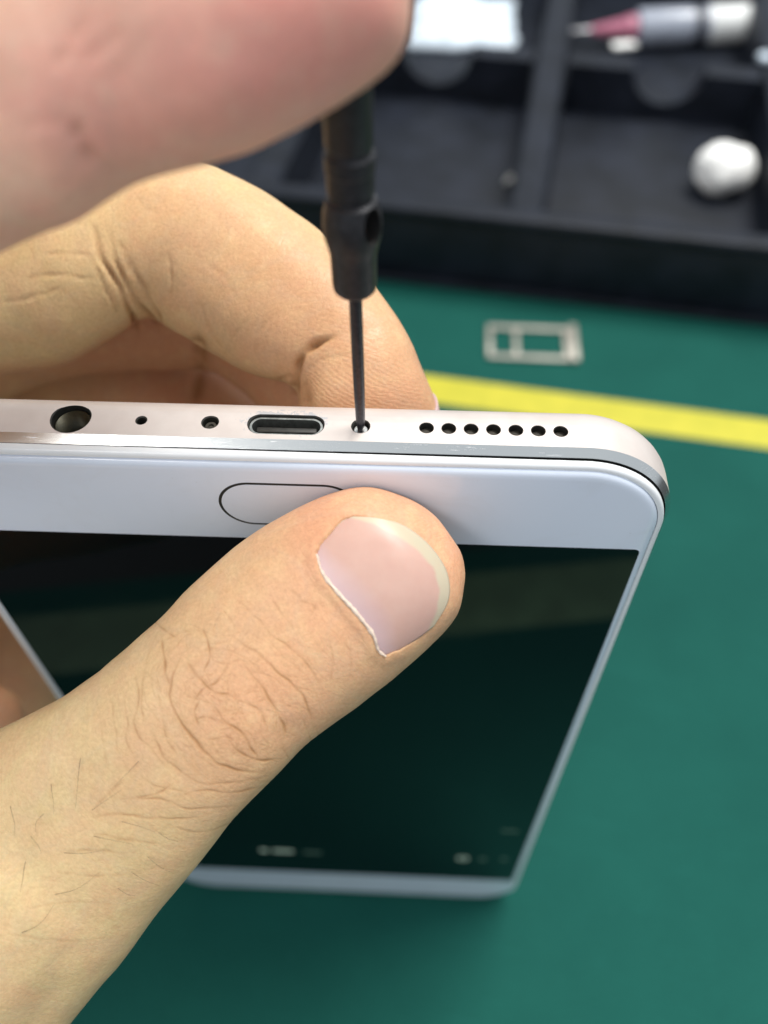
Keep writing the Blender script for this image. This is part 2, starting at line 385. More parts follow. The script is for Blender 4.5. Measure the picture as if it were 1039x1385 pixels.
# syringe with pink nozzle, lying in the far right compartment
syr = bpy.data.objects.new('syringe', None); COL.objects.link(syr)
tag(syr, 'flux syringe with pink nozzle and dark label mark in the far compartment of the tray', 'syringe')
def lathe_part(name, prof, mt, parent, seg=40):
    v_, f_ = lathe(prof, seg); me = mesh_from([(z, x, y) for x, y, z in v_], f_); sharp(me, 40)
    return link(name, me, mt, parent)
lathe_part('needle', [(0.7, -30), (0.9, -29.6), (1.3, -20), (1.9, -16)], 'nozzle_tip', syr)
lathe_part('nozzle', [(1.9, -16.2), (2.2, -15), (5.6, 3), (6.6, 4), (6.6, 8.6)], 'pink', syr)
lathe_part('barrel', [(5.8, 8.7), (8.6, 9.2), (9.3, 10.5), (9.3, 105), (8.8, 106)], 'barrel', syr)
lathe_part('paper_label', [(9.34, 48), (9.5, 48.2), (9.5, 98), (9.34, 98.2)], 'label', syr)
lathe_part('label_band', [(9.36, 39), (9.46, 39.2), (9.46, 44.8), (9.36, 45)], 'ink', syr)
lathe_part('finger_flange', [(9, 106.1), (15, 106.3), (15, 108.3), (9, 108.5)], 'barrel', syr)
lathe_part('plunger', [(4, 108.6), (4, 140), (9, 140.5), (9, 143), (8, 143.5)], 'barrel', syr)
sp = tl(82, 193, 11.7); syr.location = Vector(sp) * MM; syr.scale = (0.9, 0.9, 0.9); syr.rotation_euler = (0, math.radians(0), YAW + math.radians(16))
# syringe rests on the cross wall at its nozzle end: tilt slightly
# white packet in the far left compartment
bm = bmesh.new(); bmesh.ops.create_grid(bm, x_segments=40, y_segments=40, size=1.0)
g = bmesh.ops.extrude_face_region(bm, geom=list(bm.faces))
up = {vv for vv in g['geom'] if isinstance(vv, bmesh.types.BMVert)}
for vv in bm.verts:
    x, y = vv.co.x * 27, vv.co.y * 26
    e = max(0.0, 1 - (max(abs(vv.co.x), abs(vv.co.y))) ** 4)
    nz = mnoise.noise(Vector((x * 0.07, y * 0.07, 2.0))) + 0.4 * mnoise.noise(Vector((x * 0.25, y * 0.25, 5.0)))
    vv.co = Vector((x + 2.6 * mnoise.noise(Vector((y * 0.1, 3, 1))), y + 2.6 * mnoise.noise(Vector((x * 0.1, 1, 4))), (2.0 + 7.0 * e + 3.6 * nz * e) if vv in up else 0.1))
pk = link('paper_packet', bm_mesh(bm), 'paper'); pk.location = Vector(tl(4, 200, 3.1)) * MM; pk.rotation_euler = (0, 0, YAW + 0.12)
tag(pk, 'white crumpled packet lying in the far compartment left of the tray divider', 'packet')
# tiny parts lying in the tray
def chip(name, loc, sx, sy, sz, mt, label, cat, rz):
    bm = box_bm(-sx, sx, -sy, sy, 0, sz, min(sx, sy, sz) * 0.3)
    for vv in bm.verts: vv.co.x += 0.2 * sx * math.sin(vv.co.y * 2.1 + 1); vv.co.z *= 1 + 0.2 * math.sin(vv.co.x * 1.7)
    o = link(name, bm_mesh(bm), mt); o.location = Vector(loc) * MM; o.rotation_euler = (0, 0, rz); tag(o, label, cat); return o
chip('plastic_scrap', onz(845, 64, 24.6), 5.0, 2.2, 2.0, 'cotton', 'small white scrap lying on the tray wall below the pink nozzle of the syringe', 'scrap', 0.2)
chip('paper_scrap', onz(1034, 82, 24.6), 2.5, 2.6, 2.6, 'paper', 'small white paper scrap on the tray wall at the right edge, below the syringe', 'scrap', 0.5)
# small screw
scw = bpy.data.objects.new('screw', None); COL.objects.link(scw); tag(scw, 'tiny grey screw lying beside the tray divider', 'screw')
lathe_part('screw_shank', [(0.7, 0), (0.8, 0.3), (0.8, 3.5)], 'steel', scw, 16); lathe_part('screw_head', [(1.9, 3.5), (2.0, 3.8), (1.5, 4.8), (0.4, 5)], 'steel', scw, 20)
scw.location = Vector(onz(683, 248, 5.1)) * MM; scw.rotation_euler = (0, 0, 0.9)

# SIM tray on the mat
sim = bpy.data.objects.new('sim_card_tray', None); COL.objects.link(sim)
tag(sim, 'small silver metal card tray frame with two windows lying on the green mat', 'card tray')
bm = bmesh.new()
outer = rounded_rect(-15.5, 13.2, -8.6, 8.6, 2.0, 6)
cut = [(-12.6, -5.4, -5.4, 5.4), (-2.8, 10.6, -5.4, 5.4)]
def bar(x0, x1, y0, y1, z1=1.0): box_bm(x0, x1, y0, y1, 0.05, z1, 0.25, 2, bm)
bar(-15.5, 13.2, 6.5, 8.6, 0.8); bar(-15.5, 13.2, -8.6, -6.5, 0.8); bar(-15.5, -13.6, -6.6, 6.6, 0.77); bar(-6.2, -4.4, -6.6, 6.6, 0.77); bar(11.4, 13.2, -6.6, 6.6, 0.77)
link('frame', bm_mesh(bm), 'dull_metal', sim)
link('end_cap', bm_mesh(box_bm(13.25, 16.3, -9.3, 9.3, 0.05, 1.8, 0.5, 3)), 'dull_metal', sim)
sc_ = sum(onz(x, y, 0.5) for x, y in ((657, 440), (780, 443), (657, 485), (780, 492))) / 4
sim.location = Vector(sc_) * MM; sim.rotation_euler = (0, 0, math.radians(-1.2))

# ------------------------------------------------------------------ phone (stands on its far end; front is -Y)
PW, PL, PR = 75.0, 152.0, 9.8
phone = bpy.data.objects.new('smartphone', None); COL.objects.link(phone)
tag(phone, 'white smartphone with dark screen standing upright on the green mat, gripped by a hand', 'phone')
def outline(inset, r=PR, n=22):
    return rounded_rect(inset - 0.75, PW + 0.75 - inset, inset, PL - inset, max(0.3, r - inset), n)
def loft(rings, mats=None, cap0=True, cap1=True):
    vs, fs, mi = [], [], []
    n = len(outline(0))
    for ins, y in rings:
        vs += [(x, y, z) for x, z in outline(ins)]
    for i in range(len(rings) - 1):
        for k in range(n):
            fs.append((i * n + k, i * n + (k + 1) % n, (i + 1) * n + (k + 1) % n, (i + 1) * n + k)); mi.append(mats[i] if mats else 0)
    if cap0: fs.append(tuple(range(n))[::-1]); mi.append(mats[0] if mats else 0)
    if cap1: fs.append(tuple((len(rings) - 1) * n + k for k in range(n))); mi.append(mats[-1] if mats else 0)
    return vs, fs, mi
rings = [(1.6, 1.0), (0.62, 1.0), (0.58, 0.30), (0.0, 1.12), (0.0, 2.4), (0.0, 3.7), (0.06, 4.4), (0.25, 5.1), (0.6, 5.8), (1.15, 6.5), (1.9, 7.05), (2.8, 7.4), (4.0, 7.6)]
vs, fs, mi = loft(rings, [2, 2, 1] + [0] * 9)
me = bpy.data.meshes.new('mesh'); me.from_pydata(vs, [], fs)
me.polygons.foreach_set('material_index', mi)
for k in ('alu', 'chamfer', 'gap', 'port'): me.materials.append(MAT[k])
bmv = bmesh.new(); bmv.from_mesh(me); bmesh.ops.recalc_face_normals(bmv, faces=bmv.faces); bmv.to_mesh(me); bmv.free()
tmp = bpy.data.objects.new('body_tmp', me); COL.objects.link(tmp)
cut_bm = bmesh.new()
def cutter(x, y, r, depth, sx=0.0, seg=32, flare=0.12):
    ring = []
    prof = [(r + flare + 0.25, PL + 0.25), (r, PL - flare), (r, PL - depth)]
    rows = []
    for rr_, z in prof:
        pts = []
        for k in range(seg):
            t = 2 * math.pi * k / seg; cxk, syk = math.cos(t), math.sin(t)
            pts.append(cut_bm.verts.new((x + rr_ * cxk + (sx if cxk > 1e-6 else (-sx if cxk < -1e-6 else 0)), y + rr_ * syk, z)))
        rows.append(pts)
    for a_, b_ in zip(rows, rows[1:]):
        for k in range(seg): cut_bm.faces.new((a_[k], a_[(k + 1) % seg], b_[(k + 1) % seg], b_[k]))
    cut_bm.faces.new(rows[0]); cut_bm.faces.new(rows[-1][::-1])
HY = 3.05
cutter(17.2, 3.15, 1.85, 8.0)
cutter(24.02, HY, 0.46, 2.0, seg=20)
cutter(30.62, HY, 0.74, 1.2, seg=24)
cutter(37.85, HY, 1.22, 5.0, 2.35, seg=32)
cutter(44.95, HY, 0.80, 1.6, seg=24)
SPK = [51.16 + 2.098 * i for i in range(7)]
for x in SPK: cutter(x, HY, 0.66, 1.6, seg=24, flare=0.05)
bmesh.ops.recalc_face_normals(cut_bm, faces=cut_bm.faces)
cme = bpy.data.meshes.new('cut'); cut_bm.to_mesh(cme); cut_bm.free(); cme.materials.append(MAT['port'])
cobj = bpy.data.objects.new('cut_tmp', cme); COL.objects.link(cobj)
md = tmp.modifiers.new('cut', 'BOOLEAN'); md.object = cobj; md.operation = 'DIFFERENCE'; md.solver = 'EXACT'
try: md.material_mode = 'TRANSFER'
except Exception: pass
dg = bpy.context.evaluated_depsgraph_get()
body = bpy.data.meshes.new_from_object(tmp.evaluated_get(dg))
bpy.data.objects.remove(tmp); bpy.data.objects.remove(cobj)
body.transform(Matrix.Scale(MM, 4)); body.polygons.foreach_set('use_smooth', [True] * len(body.polygons)); sharp(body, 28)
bo = bpy.data.objects.new('body', body); COL.objects.link(bo); bo.parent = phone
def loft_part(name, rings, mt, parent, cap0=True, cap1=True, ang=30):
    v_, f_, _ = loft(rings, None, cap0, cap1); me = mesh_from(v_, f_)
    bmx = bmesh.new(); bmx.from_mesh(me); bmesh.ops.recalc_face_normals(bmx, faces=bmx.faces); bmx.to_mesh(me); bmx.free(); sharp(me, ang)
    return link(name, me, mt, parent)
loft_part('front_rim', [(1.5, 0.10), (0.82, 0.10), (0.76, 0.02), (0.80, -0.28), (0.98, -0.46), (1.22, -0.52), (1.40, -0.50), (1.42, 0.2)], 'rim', phone, True, True, 50)
_rim = bpy.data.objects['front_rim'].data
for vv in _rim.vertices:
    x_, y_, z_ = vv.co / MM
    if y_ > 0.0:
        t = min(1, max(0, (x_ - 25) / 45)); t = t * t * (3 - 2 * t); vv.co.y += (0.15 - 0.12 * t) * MM * (1 if y_ > 0.05 else 0.6); vv.co.z += (0.24 * (1 - 0.8 * t) * MM if z_ > 146 else 0)
glass = loft_part('front_glass', [(1.46, 0.1), (1.46, -0.50), (1.56, -0.68), (1.78, -0.83), (2.1, -0.92), (2.5, -0.95)], 'glass', phone, True, True, 50)
def flat_plate(name, pts, y0, y1, mt, parent):
    bm = slab(pts, y0, y1)
    for vv in bm.verts: x, z, y = vv.co; vv.co = Vector((x, y, z))
    return link(name, bm_mesh(bm, False), mt, parent)
disp = flat_plate('display', rounded_rect(1.75, PW - 1.5, 16.2, 138.9, 0.6, 5), -0.90, -0.985, 'display', phone)
def pill(x, z, hw, hh, n=24):
    r = hh; return rounded_rect(x - hw, x + hw, z - hh, z + hh, r - 1e-4, n)
hb = flat_plate('home_button', pill(37.85, 144.65, 6.60, 3.06), -0.90, -1.00, 'glass', phone)
flat_plate('button_gap', pill(37.85, 144.65, 6.90, 3.34), -0.90, -0.975, 'gap', hb)
# faint emissive marks on the display, near its far end
def screen_mark(px_, py_, hw, hh, mt, r=None):
    P = ony(px_, py_, -0.985); pts = rounded_rect(P[0] - hw, P[0] + hw, P[2] - hh, P[2] + hh, r or min(hw, hh) * 0.95, 8)
    return flat_plate('display_mark', pts, -0.98, -1.01, mt, disp)
for a_ in ((357, 1150, 0.9, 0.9, 'glow'), (383, 1151, 2.2, 0.8, 'glow'), (423, 1153, 1.9, 0.6, 'glow_dim'), (653, 1162, 0.8, 0.8, 'glow_dim'), (682, 1162, 0.7, 0.7, 'glow_dim'), (690, 1124, 1.6, 0.5, 'glow_dim')):
    screen_mark(*a_)
P = ony(626, 1161, -0.985)
v_, f_ = [], []
for rr_, yy in ((0.6, -0.98), (0.6, -1.02), (1.25, -1.02), (1.25, -0.98)):
    for k in range(24): v_.append((P[0] + rr_ * math.cos(k * math.pi / 12), yy, P[2] + rr_ * math.sin(k * math.pi / 12)))
for i in range(4):
    for k in range(24): f_.append((i * 24 + k, i * 24 + (k + 1) % 24, ((i + 1) % 4) * 24 + (k + 1) % 24, ((i + 1) % 4) * 24 + k))
link('display_mark', mesh_from(v_, f_), 'glow', disp)
# things inside the holes
for x in SPK:
    v_, f_ = lathe([(0.62, PL - 1.5), (0.62, PL - 0.75), (0.3, PL - 0.70)], 20)
    link('speaker_mesh', mesh_from([(a + x, b + HY, c) for a, b, c in v_], f_, False), 'mesh_grille', bo)
def small_screw(x, z_top, r, mt='steel'):
    v_, f_ = lathe([(r, z_top - 0.5), (r, z_top - 0.1), (r * 0.86, z_top), (r * 0.45, z_top), (r * 0.38, z_top - 0.18)], 24)
    me = mesh_from([(a + x, b + HY, c) for a, b, c in v_], f_); sharp(me, 30); return link('screw', me, mt, bo)
small_screw(30.62, PL - 0.55, 0.62, 'mesh_grille'); small_screw(44.95, PL - 0.5, 0.72)
port = bpy.data.objects.new('charging_port', None); COL.objects.link(port); port.parent = bo
me = bm_mesh(box_bm(37.85 - 2.9, 37.85 + 2.9, HY - 0.35, HY + 0.28, PL - 4.5, PL - 0.75, 0.12)); link('contact_tongue', me, 'port', port)
v_, f_ = [], []
ringp = [(pill(37.85, HY, 3.50, 1.15, 10), PL - 0.55), (pill(37.85, HY, 3.50, 1.15, 10), PL - 0.35), (pill(37.85, HY, 3.28, 0.93, 10), PL - 0.35), (pill(37.85, HY, 3.28, 0.93, 10), PL - 4.2)]
n = len(ringp[0][0])
for pts, z in ringp: v_ += [(x, y, z) for x, y in pts]
for i in range(3):
    for k in range(n): f_.append((i * n + k, i * n + (k + 1) % n, (i + 1) * n + (k + 1) % n, (i + 1) * n + k))
link('metal_shell', mesh_from(v_, f_, False), 'shell', port)
v_, f_ = lathe([(1.82, PL - 7), (1.82, PL - 0.9), (1.6, PL - 0.75), (1.55, PL - 7)], 32, cap=False)
link('jack_sleeve', mesh_from([(a + 17.2, b + 3.15, c) for a, b, c in v_], f_), 'jack', bo)

# ------------------------------------------------------------------ screwdriver
drv = bpy.data.objects.new('screwdriver', None); COL.objects.link(drv)
tag(drv, 'slim black precision screwdriver standing in the small hole beside the charging port', 'screwdriver')
DX, DY = 44.95, HY
def zat(py): return ony(470, py - 13, DY)[2]
def drv_part(name, prof, mt, seg=40, parent=drv, ang=30):
    v_, f_ = lathe(prof, seg); me = mesh_from([(a + DX, b + DY, c) for a, b, c in v_], f_); sharp(me, ang)
    return link(name, me, mt, parent)
z0 = PL - 0.62
zb = zat(402)
drv_part('bit', [(0.26, z0), (0.36, z0 + 0.5), (0.44, z0 + 1.6), (0.50, z0 + 5), (0.53, z0 + 9), (0.56, zb + 1.0)], 'bit_steel', 24)
zg, zc, zu = zat(280), zat(240), zat(212)
zk = zat(345)
drv_part('bit_holder', [(0.8, zb - 0.2), (1.5, zb - 0.15), (1.72, zb + 0.12), (1.78, zb + 0.5), (1.82, zk - 0.6), (1.95, zk), (2.16, zk + 0.9), (2.26, zk + 1.9), (2.2, zk + 2.8), (1.92, zg - 0.15), (1.62, zg + 0.08), (1.60, zg + 0.35), (1.74, zg + 0.6), (1.74, zc - 0.1), (1.82, zc + 0.05), (1.82, zu - 0.45), (1.62, zu - 0.2), (1.60, zu + 0.12), (1.72, zu + 0.4), (1.74, 196), (1.74, 204)], 'dark_steel', 64, ang=24)
# oval cross hole through the holder
hz = zat(307); hd = np.array([0.80, -0.60, 0.0]); ht = np.array([0.60, 0.80, 0.0])
v_, f_ = [], []
for off in (-4.0, 4.0):
    for k in range(32):
        t = 2 * math.pi * k / 32; v_.append(np.array([DX, DY, hz]) + hd * off + ht * 0.95 * math.cos(t) + np.array([0, 0, 1.5 * math.sin(t)]))
for k in range(32): f_.append((k, (k + 1) % 32, 32 + (k + 1) % 32, 32 + k))
f_ += [tuple(range(32))[::-1], tuple(range(32, 64))]
cme = bpy.data.meshes.new('cut'); cme.from_pydata([tuple(map(float, q)) for q in v_], [], f_); cme.materials.append(MAT['gap'])
bmx = bmesh.new(); bmx.from_mesh(cme); bmesh.ops.recalc_face_normals(bmx, faces=bmx.faces); bmx.to_mesh(cme); bmx.free()
ho_ = bpy.data.objects['bit_holder']; ho_.data.transform(Matrix.Scale(1000, 4)); ho_.data.update()
cobj = bpy.data.objects.new('cut_tmp', cme); COL.objects.link(cobj)
md = ho_.modifiers.new('cut', 'BOOLEAN'); md.object = cobj; md.solver = 'EXACT'; md.operation = 'DIFFERENCE'
try: md.material_mode = 'TRANSFER'
except Exception: pass
dg = bpy.context.evaluated_depsgraph_get(); nm = bpy.data.meshes.new_from_object(ho_.evaluated_get(dg))
ho_.modifiers.clear(); ho_.data = nm; bpy.data.objects.remove(cobj)
nm.transform(Matrix.Scale(MM, 4)); nm.polygons.foreach_set('use_smooth', [True] * len(nm.polygons)); sharp(nm, 24)
drv_part('handle', [(2.2, 204), (3.6, 206), (4.0, 210), (4.0, 214), (3.6, 216), (4.1, 219), (4.1, 268), (3.6, 271), (3.6, 273), (4.2, 274), (4.2, 279), (3.0, 281)], 'handle', 40)

# ------------------------------------------------------------------ hands
def catmull(P, sub):
    P = np.asarray(P, float); out = []
    n = len(P)
    for i in range(n - 1):
        p0, p1, p2, p3 = P[max(i - 1, 0)], P[i], P[i + 1], P[min(i + 2, n - 1)]
        for k in range(sub):
            t = k / sub
            out.append(0.5 * ((2 * p1) + (-p0 + p2) * t + (2 * p0 - 5 * p1 + 4 * p2 - p3) * t * t + (-p0 + 3 * p1 - 3 * p2 + p3) * t ** 3))
    out.append(P[-1]); return np.array(out)
class Limbs:
    """collects closed tubes; every tube remembers its axis so the skin can carry mm-along / mm-around coordinates"""
    def __init__(s): s.v = []; s.f = []; s.axes = []
    def tube(s, C, A, B, ex=2.15, seg=36):
        n0 = len(s.v); n = len(C)
        def sp(x, e): return np.sign(x) * np.abs(x) ** (2.0 / e)
        for c_, a_, b_ in zip(C, A, B):
            for k in range(seg):
                t = 2 * math.pi * k / seg
                s.v.append(c_ + a_ * sp(math.cos(t), ex) + b_ * sp(math.sin(t), ex))
        for i in range(n - 1):
            for k in range(seg):
                s.f.append((n0 + i * seg + k, n0 + i * seg + (k + 1) % seg, n0 + (i + 1) * seg + (k + 1) % seg, n0 + (i + 1) * seg + k))
        s.f.append(tuple(n0 + k for k in range(seg))[::-1]); s.f.append(tuple(n0 + (n - 1) * seg + k for k in range(seg)))
    def px(s, st, ratio=0.9, ex=2.15, sub=6):
        """stations (Lx, Ly, Rx, Ry, depth): the two outline points of the limb as seen, at the depth of its axis"""
        S = catmull(np.array(st, float), sub)
        C, A, B = [], [], []
        for q in S:
            l_, r_ = PX(q[0], q[1], q[4]), PX(q[2], q[3], q[4]); c_ = (l_ + r_) / 2; a_ = (r_ - l_) / 2
            vd = c_ - CAM; vd /= np.linalg.norm(vd); vd = vd - a_ * (vd @ a_) / (a_ @ a_); vd /= np.linalg.norm(vd)
            rt = q[5] if len(q) > 5 else ratio
            C.append(c_); A.append(a_); B.append(vd * np.linalg.norm(a_) * rt)
        s.tube(C, A, B, ex); s.axes.append((np.array(C), np.array([np.linalg.norm(a) for a in A])))
    def chain(s, pts, rad, flat=None, ratio=1.0, sub=6, ex=2.1):
        """3-D joints with radii; 'flat' is the thin direction"""
        S = catmull(np.column_stack([np.array(pts, float), np.array(rad, float)]), sub)
        C = S[:, :3]; R = S[:, 3]; T = np.gradient(C, axis=0); A, B = [], []
        ref = np.array(flat if flat is not None else (0.3, 0.2, 1.0), float)
        for t, r in zip(T, R):
            t = t / np.linalg.norm(t); b_ = ref - t * (ref @ t); b_ /= np.linalg.norm(b_); a_ = np.cross(t, b_)
            A.append(a_ * r); B.append(b_ * r * ratio)
        # rounded ends
        C, A, B = list(C), list(A), list(B)
        for end in (0, -1):
            t = (C[end] - C[1 if end == 0 else -2]); t /= np.linalg.norm(t); r = np.linalg.norm(B[end])
            c0, a0, b0 = C[end].copy(), A[end].copy(), B[end].copy()
            for k in (0.45, 0.75, 0.93, 1.0):
                q = math.sqrt(max(1 - k * k, 0.004)); item = (c0 + t * r * k * 0.9, a0 * q, b0 * q)
                if end == 0: C.insert(0, item[0]); A.insert(0, item[1]); B.insert(0, item[2])
                else: C.append(item[0]); A.append(item[1]); B.append(item[2])
        s.tube(C, A, B, ex); s.axes.append((np.array(S[:, :3]), R))
    def build(s, voxel, smooth_it):
        me = bpy.data.meshes.new('raw'); me.from_pydata([tuple(map(float, v)) for v in s.v], [], s.f)
        bmx = bmesh.new(); bmx.from_mesh(me); bmesh.ops.recalc_face_normals(bmx, faces=bmx.faces); bmx.to_mesh(me); bmx.free()
        o = bpy.data.objects.new('raw', me); COL.objects.link(o)
        r = o.modifiers.new('r', 'REMESH'); r.mode = 'VOXEL'; r.voxel_size = voxel
        sm = o.modifiers.new('s', 'SMOOTH'); sm.factor = 0.5; sm.iterations = smooth_it
        dg = bpy.context.evaluated_depsgraph_get(); out = bpy.data.meshes.new_from_object(o.evaluated_get(dg))
        bpy.data.objects.remove(o); return out
def mesh_arrays(me):
    V = np.empty(len(me.vertices) * 3); me.vertices.foreach_get('co', V); V = V.reshape(-1, 3)
    Nn = np.empty(len(me.vertices) * 3); me.vertices.foreach_get('normal', Nn); return V, Nn.reshape(-1, 3)
def refine(me, sel_fn, times=1):
    for _ in range(times):
        bmx = bmesh.new(); bmx.from_mesh(me); bmx.normal_update()
        cs = np.array([f.calc_center_median()[:] for f in bmx.faces]); ns = np.array([f.normal[:] for f in bmx.faces])
        sel = sel_fn(cs, ns)
        es = set()
        for f, k in zip(bmx.faces, sel):
            if k: es.update(f.edges)
        r = bmesh.ops.subdivide_edges(bmx, edges=list(es), cuts=1, use_grid_fill=True, smooth=0.0)
        vv = [g for g in r['geom'] if isinstance(g, bmesh.types.BMVert)]
        for _k in range(2): bmesh.ops.smooth_vert(bmx, verts=vv, factor=0.5, use_axis_x=True, use_axis_y=True, use_axis_z=True)
        bmx.to_mesh(me); bmx.free()
def poly_dist(Q, lines, jitter=0.0):
    """smallest distance (px) from points Q to polylines; also that line's strength"""
    best = np.full(len(Q), 1e9); st = np.zeros(len(Q)); wd = np.ones(len(Q))
    for pts, width, depth in lines:
        pts = catmull(np.array(pts, float), 5)
        lo, hi = pts.min(0) - 4 * width, pts.max(0) + 4 * width
        idx = np.nonzero((Q[:, 0] > lo[0]) & (Q[:, 0] < hi[0]) & (Q[:, 1] > lo[1]) & (Q[:, 1] < hi[1]))[0]
        if not len(idx): continue
        q = Q[idx]; dm = np.full(len(q), 1e9); tm = np.zeros(len(q)); L = len(pts) - 1
        for i in range(L):
            a_, b_ = pts[i], pts[i + 1]; ab = b_ - a_; t = np.clip(((q - a_) @ ab) / max(ab @ ab, 1e-9), 0, 1)
            d = np.linalg.norm(q - a_ - t[:, None] * ab, axis=1); k = d < dm; dm[k] = d[k]; tm[k] = (i + t[k]) / L
        fade = np.clip(np.sin(math.pi * np.clip(tm, 0, 1)) * 1.5, 0.06, 1) * (0.72 + 0.28 * np.sin(tm * 17 + pts[0, 0]))
        val = depth * fade * np.exp(-(dm / width) ** 2)
        k = val > st[idx]; ii = idx[k]; st[ii] = val[k]
    return st
def in_poly(Q, poly):
    poly = np.array(poly, float); inside = np.zeros(len(Q), bool); j = len(poly) - 1
    for i in range(len(poly)):
        xi, yi = poly[i]; xj, yj = poly[j]
        c_ = ((yi > Q[:, 1]) != (yj > Q[:, 1])) & (Q[:, 0] < (xj - xi) * (Q[:, 1] - yi) / (yj - yi + 1e-12) + xi)
        inside ^= c_; j = i
    return inside
def edge_dist(Q, poly):
    pts = np.array(list(poly) + [poly[0]], float); dm = np.full(len(Q), 1e9)
    for a_, b_ in zip(pts, pts[1:]):
        ab = b_ - a_; t = np.clip(((Q - a_) @ ab) / max(ab @ ab, 1e-9), 0, 1); dm = np.minimum(dm, np.linalg.norm(Q - a_ - t[:, None] * ab, axis=1))
    return dm
def add_attr(me, name, data, typ='FLOAT'):
    a = me.attributes.new(name, typ, 'POINT')
    a.data.foreach_set('value' if typ == 'FLOAT' else 'vector', np.ascontiguousarray(data, dtype=np.float32).ravel())
def limb_coords(V, axes):
    """(mm along, mm around) measured on the nearest limb axis"""
    best = np.full(len(V), 1e9); out = np.zeros((len(V), 3)); off = 0.0
    for C, R in axes:
        L = np.concatenate([[0], np.cumsum(np.linalg.norm(np.diff(C, axis=0), axis=1))]) + off; off = L[-1] + 37
        T = np.gradient(C, axis=0); T /= np.linalg.norm(T, axis=1)[:, None]
        for i in range(len(C)):
            d = V - C[i]; dist = np.linalg.norm(d, axis=1) / R[i]
            k = dist < best
            if not k.any(): continue
            dk = d[k]; t = T[i]; b_ = np.array([0.3, 0.2, 1.0]); b_ -= t * (b_ @ t); b_ /= np.linalg.norm(b_); a_ = np.cross(t, b_)
            best[k] = dist[k]; out[k] = np.column_stack([L[i] + dk @ t, np.arctan2(dk @ a_, dk @ b_) * R[i], np.zeros(k.sum())])
    return out
def finish_hand(me, mt, name):
    me.transform(Matrix.Scale(MM, 4)); me.polygons.foreach_set('use_smooth', [True] * len(me.polygons)); me.update()
    o = bpy.data.objects.new(name, me); COL.objects.link(o); me.materials.append(MAT[mt]); return o
def bvh_of(me): 
    bmx = bmesh.new(); bmx.from_mesh(me); t = BVHTree.FromBMesh(bmx); bmx.free(); return t
def patch_mesh(G, thick):
    """grid of points (nu x nv x 3, mm) to a thin closed plate"""
    nu, nv = G.shape[:2]; du = np.gradient(G, axis=0); dv = np.gradient(G, axis=1); nn = np.cross(du, dv); nn /= np.linalg.norm(nn, axis=2)[..., None]
    if (nn[nu // 2, nv // 2] @ (CAM - G[nu // 2, nv // 2])) < 0 and thick > 0: pass
    return nn

def nail_patch(name, G, nrm, uv, free, lun, parent, thick=0.35):
    nu, nv = G.shape[:2]
    top = G.reshape(-1, 3); bot = (G - nrm * thick).reshape(-1, 3); V = np.concatenate([top, bot]); n = nu * nv; f = []
    for i in range(nu - 1):
        for j in range(nv - 1):
            a_ = i * nv + j; q = (a_, a_ + 1, a_ + nv + 1, a_ + nv); f.append(q); f.append(tuple(k + n for k in q[::-1]))
    rim = [i * nv for i in range(nu)] + [(nu - 1) * nv + j for j in range(1, nv)] + [i * nv + nv - 1 for i in range(nu - 2, -1, -1)] + [j for j in range(nv - 2, 0, -1)]
    for k in range(len(rim)):
        a_, b_ = rim[k], rim[(k + 1) % len(rim)]; f.append((a_, b_, b_ + n, a_ + n))
    me = mesh_from(V, f); bmx = bmesh.new(); bmx.from_mesh(me); bmesh.ops.recalc_face_normals(bmx, faces=bmx.faces); bmx.to_mesh(me); bmx.free()
    add_attr(me, 'free', np.tile(free.ravel(), 2)); add_attr(me, 'lunula', np.tile(lun.ravel(), 2)); add_attr(me, 'nailuv', np.tile(uv.reshape(-1, 3), (2, 1)), 'FLOAT_VECTOR')
    return link(name, me, 'nail', parent)
def generic_nail(tree, base, axis, up, width, length, parent, lift=0.28):
    """nail plate wrapped on a finger: base = middle of the plate (mm), axis to the tip, up = outward"""
    axis = axis / np.linalg.norm(axis); up = up - axis * (up @ axis); up /= np.linalg.norm(up); side = np.cross(axis, up)
    nu, nv = 17, 15; G = np.zeros((nu, nv, 3)); Nn = np.zeros((nu, nv, 3)); uv = np.zeros((nu, nv, 3)); fr = np.zeros((nu, nv)); lu = np.zeros((nu, nv))
    for i in range(nu):
        for j in range(nv):
            s_, t_ = -1 + 2 * i / (nu - 1), -1 + 2 * j / (nv - 1)
            ss = s_ * math.sqrt(1 - 0.42 * t_ * t_); tt = t_ * math.sqrt(1 - 0.36 * s_ * s_)
            q = base + side * ss * width / 2 + axis * tt * length / 2 + up * 8
            h = tree.ray_cast(Vector(q), Vector(-up), 16)
            if h[0] is None or (np.array(h[0]) - base) @ up < -3.0: h = tree.find_nearest(Vector(base + side * ss * width / 2 + axis * tt * length / 2 + up * 2.0))
            hp, hn = np.array(h[0]), np.array(h[1])
            G[i, j] = hp + hn * lift; Nn[i, j] = hn; uv[i, j] = (s_ * .5 + .5, t_ * .5 + .5, 0); fr[i, j] = 1.0 if tt > 0.80 else 0; lu[i, j] = max(0, -tt - .55) * 1.6
    for _ in range(3):
        G[1:-1, 1:-1] = 0.5 * G[1:-1, 1:-1] + 0.125 * (G[2:, 1:-1] + G[:-2, 1:-1] + G[1:-1, 2:] + G[1:-1, :-2])
    return nail_patch('fingernail', G, Nn, uv, fr, lu, parent)

